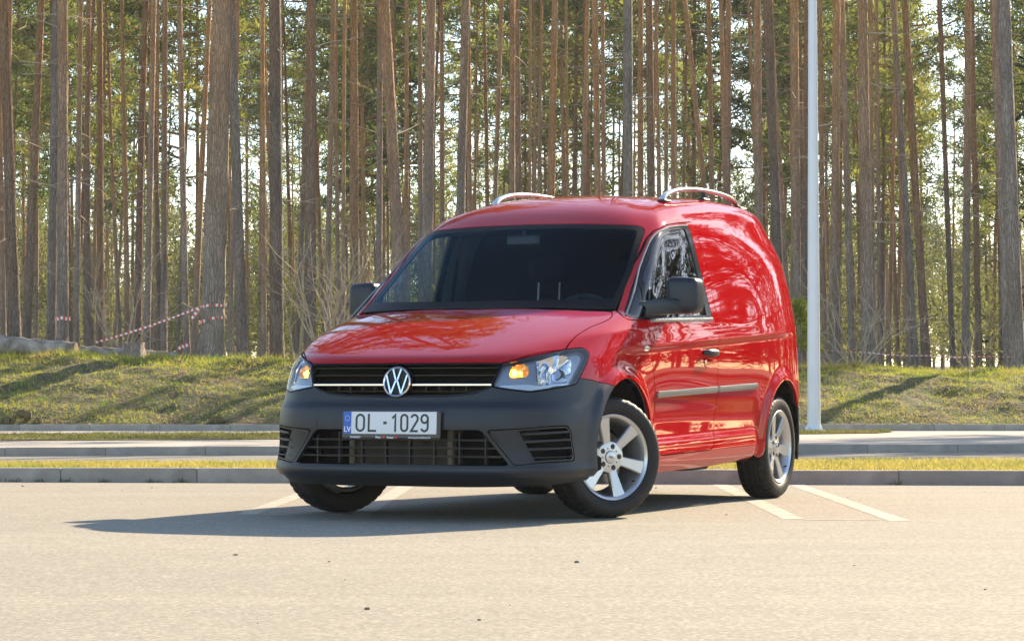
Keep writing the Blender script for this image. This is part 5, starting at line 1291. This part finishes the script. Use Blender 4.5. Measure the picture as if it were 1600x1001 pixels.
def glyph(ch, cx):
    r = wC
    if ch in 'O0':
        w2 = wC*1.12 if ch == 'O' else wC*.92
        stroke([(cx+x, zc+z) for x, z in arc(0, hC-w2, w2, w2, 0, 180)+arc(0, -hC+w2, w2, w2, 180, 360)], closed=True)
    if ch == 'L': stroke([(cx-wC, zc+hC+.005), (cx-wC, zc-hC), (cx+wC*1.25, zc-hC)])
    if ch == '-': stroke([(cx-.0095, zc), (cx+.0095, zc)], .014)
    if ch == '1': stroke([(cx-.011, zc+hC-.018), (cx+.006, zc+hC-.001), (cx+.006, zc-hC-.005)])
    if ch == '2': stroke([(cx+x, zc+z) for x, z in arc(0, hC-wC, wC*.95, wC, 165, -38, 12)+[(-wC*.95, -hC), (wC*1.05, -hC)]])
    if ch == '9':
        stroke([(cx+x, zc+z) for x, z in arc(0, hC-wC*1.05, wC*.95, wC*1.05, 0, 360, 18)[:-1]], closed=True)
        stroke([(cx+x, zc+z) for x, z in [(wC*.95, hC-wC*1.05)]+arc(0, -hC+wC, wC*.95, wC, 0, -160, 12)])
for ch, u in (('O', -.173), ('L', -.106), ('-', -.0335), ('1', .018), ('0', .0745), ('2', .131), ('9', .187)): glyph(ch, u+.008)
mb.build('registration', MT['ink'], pl)
letters('29446033', .0150, MT['print_white'], pl, 'phone_print', -.195, -.0625, -.0004, .0002)
letters('Perc', .0170, MT['print_white'], pl, 'name_print', -.064, -.0625, -.0004, .0005); letters('brauc', .0170, MT['print_white'], pl, 'name_print', .003, -.0625, -.0004, .0005)
letters('www.percunbrauc.lv', .0150, MT['print_white'], pl, 'web_print', .165, -.0625, -.0004, .0002)
mb = MB()
for x in (-.0335, .0345): mb.lathe([(.0001, .0004), (.0068, .0004), (.0072, -.001)], 18, M=Matrix.Translation((x, -.0008, -.0615)) @ RX)
mb.build('print_dots', MT['print_red'], pl)
# ---------------------------------------------------------------- wheels
TYRE = .3175
def tyre_mesh():
    prof = [(.2195, -.078), (.232, -.094), (.255, -.1015), (.280, -.100), (.300, -.092), (.3105, -.078), (.3150, -.062), (.3160, -.045), (.3090, -.041), (.3090, -.034), (.3168, -.030), (.3172, -.008), (.3095, -.004), (.3095, .004), (.3172, .008), (.3168, .030), (.3090, .034), (.3090, .041), (.3160, .045), (.3150, .062), (.3105, .078), (.300, .092), (.280, .100), (.255, .1015), (.232, .094), (.2195, .078)]
    n = 168; V = []
    for j in range(n):
        a = 2*math.pi*j/n; c, s = math.cos(a), math.sin(a)
        for k, (r, x) in enumerate(prof):
            rr = r
            if r > .3095 and abs(x) > .04: rr = r-(.0065 if (j % 4) == 0 else 0)*(1 if abs(x) < .079 else .6)
            elif r > .3155 and abs(x) < .031: rr = r-(.004 if ((j+2) % 6) == 0 else 0)
            elif .29 < r < .302: rr = r-(.002 if (j % 4) == 0 else 0)
            z_flat = rr
            V.append((x, rr*s, rr*c))
    m = len(prof); F = []
    for j in range(n):
        j2 = (j+1) % n
        for k in range(m-1): F.append((j*m+k, j*m+k+1, j2*m+k+1, j2*m+k))
    return V, F
def arc_text(mb, txt, r, a0, size, x, flip=False):
    """letters bent round the sidewall; axis x, drawn on plane x"""
    cu = bpy.data.curves.new('lettering', 'FONT'); cu.body = txt; cu.size = size; cu.align_x = 'CENTER'; cu.align_y = 'CENTER'; cu.offset = .0006; cu.resolution_u = 2; cu.space_character = 1.25
    o = bpy.data.objects.new('lettering', cu); COL.objects.link(o); dg = bpy.context.evaluated_depsgraph_get(); me = bpy.data.meshes.new_from_object(o.evaluated_get(dg)); bpy.data.objects.remove(o)
    V = []; 
    for v in me.vertices:
        a = a0-v.co.x/r; rr = r+v.co.y; V.append((x, rr*math.cos(a), rr*math.sin(a)))
    mb.add(V, [tuple(p.vertices) for p in me.polygons]); bpy.data.meshes.remove(me)
def wheel(loc, steer, s, spin):
    w = empty('wheel', van, loc); w.rotation_euler = (0, 0, steer)
    FL = Matrix.Identity(4) if s > 0 else Matrix.Diagonal((-1, 1, 1, 1))
    SP = FL @ Matrix.Rotation(spin, 4, 'X')
    def put(mb, nm, m_, sm='auto'):
        o = mb.build(nm, m_, w, smooth=sm)
        if s < 0: o.data.flip_normals()
        return o
    mb = MB(); V, F = tyre_mesh(); mb.add(V, F, M=SP); put(mb, 'tyre', MT['rubber'])
    mb = MB(); arc_text(mb, 'YOKOHAMA', .272, math.radians(-35), .030, .1012); mb.v = [np.asarray(v) @ np.array(FL)[:3, :3].T for v in mb.v]; mb.build('sidewall_lettering', MT['black'], w)
    mb = MB()
    mb.lathe([(.190, -.085), (.205, -.075), (.190, .02), (.196, .055), (.205, .070), (.2215, .086), (.2240, .092), (.2205, .0945), (.213, .090), (.205, .082), (.198, .066), (.186, .02), (.180, -.08)], 96, M=SP)
    for k in range(6):                                     # six broad spokes, widening outwards
        a = math.radians(90-45+60*k+15)
        def P(r, h): return (r*math.cos(a)-h*math.sin(a), r*math.sin(a)+h*math.cos(a))
        secs = []
        for r, hw, xf, th in ((.050, .034, .062, .03), (.085, .0255, .066, .034), (.14, .0295, .074, .034), (.185, .0345, .080, .032), (.207, .0385, .083, .030)):
            b = .006; secs.append([(xf-b, *P(r, hw)), (xf, *P(r, hw-b)), (xf, *P(r, -hw+b)), (xf-b, *P(r, -hw)), (xf-th, *P(r, -hw+.004)), (xf-th, *P(r, hw-.004))])
        V = [p for q in secs for p in q]; F = [(i*6+j, i*6+(j+1) % 6, i*6+6+(j+1) % 6, i*6+6+j)[::-1] for i in range(4) for j in range(6)]
        F += [(0, 1, 2, 3, 4, 5), tuple(24+i for i in range(6))[::-1]]; mb.add(V, F, M=SP)
    mb.lathe([(.030, .050), (.034, .0655), (.072, .0655), (.080, .0635), (.088, .050), (.088, .030)], 48, M=SP)
    put(mb, 'rim', MT['alloy'])
    mb = MB(); mb.lathe([(.0001, .073), (.022, .0725), (.030, .0705), (.0335, .066), (.0335, .05)], 40, M=SP); put(mb, 'hub_cap', MT['alloy'])
    mb = MB(); cu_V = None; letters('AEZ', .016, None, None, '', 0, 0, 0, .0004, join=mb)
    VV = np.concatenate(mb.v); VV = np.stack([np.full(len(VV), .0738)-VV[:, 1]*.5, VV[:, 0], VV[:, 2]], 1); mb.v = [VV @ np.array(SP)[:3, :3].T]; o = mb.build('cap_lettering', MT['bolt'], w)
    for k in range(5):
        a = math.radians(90+72*k); c = (.057*math.cos(a), .057*math.sin(a)); mb = MB()
        mb.lathe([(.0142, .0650), (.0138, .0664), (.0098, .0660), (.0095, .0690), (.0001, .0694)], 16, M=SP @ Matrix.Translation((0, c[0], c[1]))); put(mb, 'wheel_bolt', MT['bolt'])  # dark colour carries the shade of the bolt recess, which is not cut
    mb = MB()
    for k in range(5):
        a = math.radians(90+36+72*k); mb.lathe([(.0042, .0664), (.0001, .0664)], 10, M=SP @ Matrix.Translation((0, .048*math.cos(a), .048*math.sin(a))))
    a = math.radians(-42); mb.tube([(.070, .19*math.cos(a), .19*math.sin(a)), (.090, .185*math.cos(a), .185*math.sin(a))], .0045, 8, M=FL); put(mb, 'valve', MT['black'])
    mb = MB(); mb.lathe([(.06, -.010), (.138, -.010), (.140, -.012), (.140, -.030), (.06, -.032)], 48, M=FL); mb.lathe([(.0001, .035), (.05, .035), (.068, .02), (.070, -.01)], 32, M=FL); put(mb, 'brake_disc', MT['steel'])
    mb = MB(); mb.box((-.005*s, -.125, .06), (.07, .07, .15), .015); put(mb, 'brake_caliper', MT['bolt']) if s > 0 else mb.build('brake_caliper', MT['bolt'], w)
    return w
ST = math.radians(-32)
wheel((.775, 0, .3165), ST, 1, math.radians(-16)); wheel((-.775, 0, .3165), ST, -1, .4)
wheel((.775, 2.682, .3165), 0, 1, math.radians(-9)); wheel((-.775, 2.682, .3165), 0, -1, .7)

# ---------------------------------------------------------------- wing mirrors
def rbox_grid(c, size, p=4.0, n=14, shear=None):
    """superellipsoid-like rounded box"""
    V = []; F = []
    for i in range(n+1):
        th = math.pi*(i/n-.5)
        for j in range(2*n):
            ph = math.pi*j/n
            f = lambda t: math.copysign(abs(t)**(2/p), t)
            x = f(math.cos(th))*f(math.cos(ph)); y = f(math.cos(th))*f(math.sin(ph)); z = f(math.sin(th))
            V.append((c[0]+x*size[0]/2, c[1]+y*size[1]/2, c[2]+z*size[2]/2))
    for i in range(n):
        for j in range(2*n): F.append((i*2*n+j, i*2*n+(j+1) % (2*n), (i+1)*2*n+(j+1) % (2*n), (i+1)*2*n+j))
    return V, F
for s in (1, -1):
    wm = empty('wing_mirror', van)
    mb = MB(); V, F = rbox_grid((.975, .70, 1.178), (.180, .145, .200), 5.2); V = [(x-.03*max(0, (1.10-z))*6*0+.0, y+.10*(x-.975)+.02*(z-1.17), z+.045*(x-.975)*(-1 if z > 1.2 else 0)) for x, y, z in V]
    mb.add([(x*s, y, z) for x, y, z in V], F if s > 0 else [f[::-1] for f in F])
    mb.build('mirror_shell', MT['plastic'], wm, smooth=True)
    mb = MB(); secs = []
    for x, y, z, dy, dz in ((.835, .43, 1.095, .09, .095), (.87, .50, 1.105, .10, .090), (.91, .60, 1.115, .11, .088), (.96, .67, 1.118, .115, .086), (1.0, .70, 1.118, .11, .082)):
        q = []
        for t in np.linspace(0, 2*math.pi, 17)[:-1]:
            c, s_ = math.cos(t), math.sin(t); q.append((x*s, y+math.copysign(abs(c)**.5, c)*dy/2, z+math.copysign(abs(s_)**.5, s_)*dz/2))
        secs.append(q)
    V = [p for q in secs for p in q]; F = [(i*16+j, i*16+(j+1) % 16, i*16+16+(j+1) % 16, i*16+16+j) for i in range(4) for j in range(16)]; F += [tuple(range(16))[::-1], tuple(range(64, 80))]
    mb.add(V, F if s > 0 else [f[::-1] for f in F]); mb.build('mirror_arm', MT['plastic'], wm, smooth='auto')
    mb = MB(); mb.box((.975*s, .776, 1.19), (.155, .004, .165), .001); mb.build('mirror_glass', MT['mirror'], wm)

# ---------------------------------------------------------------- roof rails
def roof_z(x, y):
    Q = S_A[S_A[:, 7] > 11.2]; d = (Q[:, 0]-abs(x))**2+(Q[:, 1]-y)**2; i = np.argsort(d)[:4]; w = 1/(d[i]+1e-6); return float((Q[i, 2]*w).sum()/w.sum())
for s in (1, -1):
    rr = empty('roof_rail', van); ys = [1.50, 1.535, 1.60, 1.70, 1.85, 2.1, 2.35, 2.55, 2.72, 2.82, 2.885, 2.92]; hs = [-.01, .018, .040, .053, .058, .059, .058, .054, .043, .027, .008, -.01]
    tt = np.linspace(0, 1, 48); yy = np.interp(tt, np.linspace(0, 1, 12), ys); pts = []
    hx = nat_spline(np.array(ys), np.array(hs)[:, None], yy)[:, 0]
    for y, h in zip(yy, hx): x = .545-.012*((y-2.2)/.7)**2; pts.append((x*s, y, roof_z(x, y)+h))
    mb = MB(); mb.tube(pts, np.interp(tt, [0, .12, .5, .88, 1], [.024, .021, .020, .021, .023]), 14, flat=.7); mb.build('rail_bar', MT['rail'], rr, smooth='auto')
    for y in (1.53, 2.2, 2.885):
        x = .545; z = roof_z(x, y); mb = MB(); mb.tube([(x*s, y, z-.02), (x*s, y, z+(.015 if y != 2.2 else .052))], [.022, .014], 12); mb.box((x*s, y, z+.002), (.05, .11, .016), .006); mb.build('rail_foot', MT['black'], rr, smooth='auto')

# ---------------------------------------------------------------- cab
mb = MB(); mb.box((0, .42, .985), (1.46, .62, .11), .04); mb.box((.38, .52, 1.065), (.42, .26, .09), .035); mb.box((0, .66, .85), (1.40, .22, .30), .04); mb.build('dashboard', MT['dark_lining'], van, smooth='auto')
sw = empty('steering_wheel', van, (.38, .78, 1.02)); sw.rotation_euler = (math.radians(28), 0, 0)
mb = MB(); mb.tube([(.185*math.cos(a), 0, .185*math.sin(a)) for a in np.linspace(0, 6.283, 41)], .016, 8, cap=False); mb.build('wheel_rim', MT['black'], sw, smooth='auto')
mb = MB(); mb.box((0, .01, 0), (.13, .05, .11), .02); mb.box((.10, .01, 0), (.14, .02, .03), .006); mb.box((-.10, .01, 0), (.14, .02, .03), .006); mb.box((0, .01, -.10), (.04, .02, .14), .006); mb.build('wheel_boss', MT['black'], sw)
for x, wd, posts in ((.40, .50, (.33, .47)), (-.30, .56, (-.235, -.10))):
    se = empty('seat', van, (x, 1.18, 0))
    mb = MB(); V, F = rbox_grid((0, .02, .62), (wd, .50, .18), 4, 10); mb.add(V, F); mb.build('cushion', MT['seat'], se, smooth=True)
    mb = MB(); V, F = rbox_grid((0, .22, .92), (wd*.96, .15, .62), 4, 10); V = [(a, b+.25*(c-.65), c) for a, b, c in V]; mb.add(V, F); mb.build('backrest', MT['seat'], se, smooth=True)
    mb = MB(); V, F = rbox_grid(((posts[0]+posts[1])/2-x, .33, 1.375), (.27, .10, .16), 3.5, 8); mb.add(V, F); mb.build('headrest', MT['seat'], se, smooth=True)
    mb = MB()
    for q in posts: mb.tube([(q-x, .30, 1.19), (q-x, .315, 1.32)], .0055, 8)
    mb.build('headrest_posts', MT['steel'], se, smooth='auto')
mb = MB(); BH = [(-.80, .36), (.80, .36), (.82, 1.0), (.78, 1.28), (.72, 1.50), (.62, 1.66), (.40, 1.74), (-.40, 1.74), (-.62, 1.66), (-.72, 1.50), (-.78, 1.28), (-.82, 1.0)]; mb.add([(x, 1.65, z) for x, z in BH]+[(x, 1.67, z) for x, z in BH], [tuple(range(12)), tuple(range(12, 24))[::-1]]+[(i, 12+i, 12+(i+1) % 12, (i+1) % 12) for i in range(12)]); mb.box((.30, 1.640, 1.2), (.03, .018, .8), .004); mb.build('bulkhead', MT['dark_lining'], van)
for s in (1, -1):
    mb = MB(); mb.tube([(.735*s, 1.44, 1.46), (.76*s, 1.42, 1.25), (.79*s, 1.40, .95)], .024, 6, flat=.2); mb.build('seat_belt', MT['seat'], van)
mb = MB(); mb.box((0, .73, 1.50), (.20, .03, .06), .012); mb.tube([(0, .73, 1.52), (0, .76, 1.57)], .01, 8); mb.build('cabin_mirror', MT['black'], van, smooth='auto')

# ================================================================ HAZE: the sunlit air of the forest
def haze():
    mb = MB(); x, y0, y1, z0, z1 = 130, -40, 300, -1.6, 30
    mb.box((0, (y0+y1)/2, (z0+z1)/2), (2*x, y1-y0, z1-z0), 0)
    m = bpy.data.materials.new('sunlit haze'); m.use_nodes = True; t = m.node_tree; t.nodes.clear()
    o = t.nodes.new('ShaderNodeOutputMaterial'); v = t.nodes.new('ShaderNodeVolumePrincipled')
    v.inputs['Color'].default_value = (.95, .96, 1, 1); v.inputs['Density'].default_value = HAZE; v.inputs['Anisotropy'].default_value = .2
    t.links.new(v.outputs[0], o.inputs['Volume']); ob = mb.build('haze', m); tag(ob, kind='stuff'); return ob
HAZE = .00035
haze()
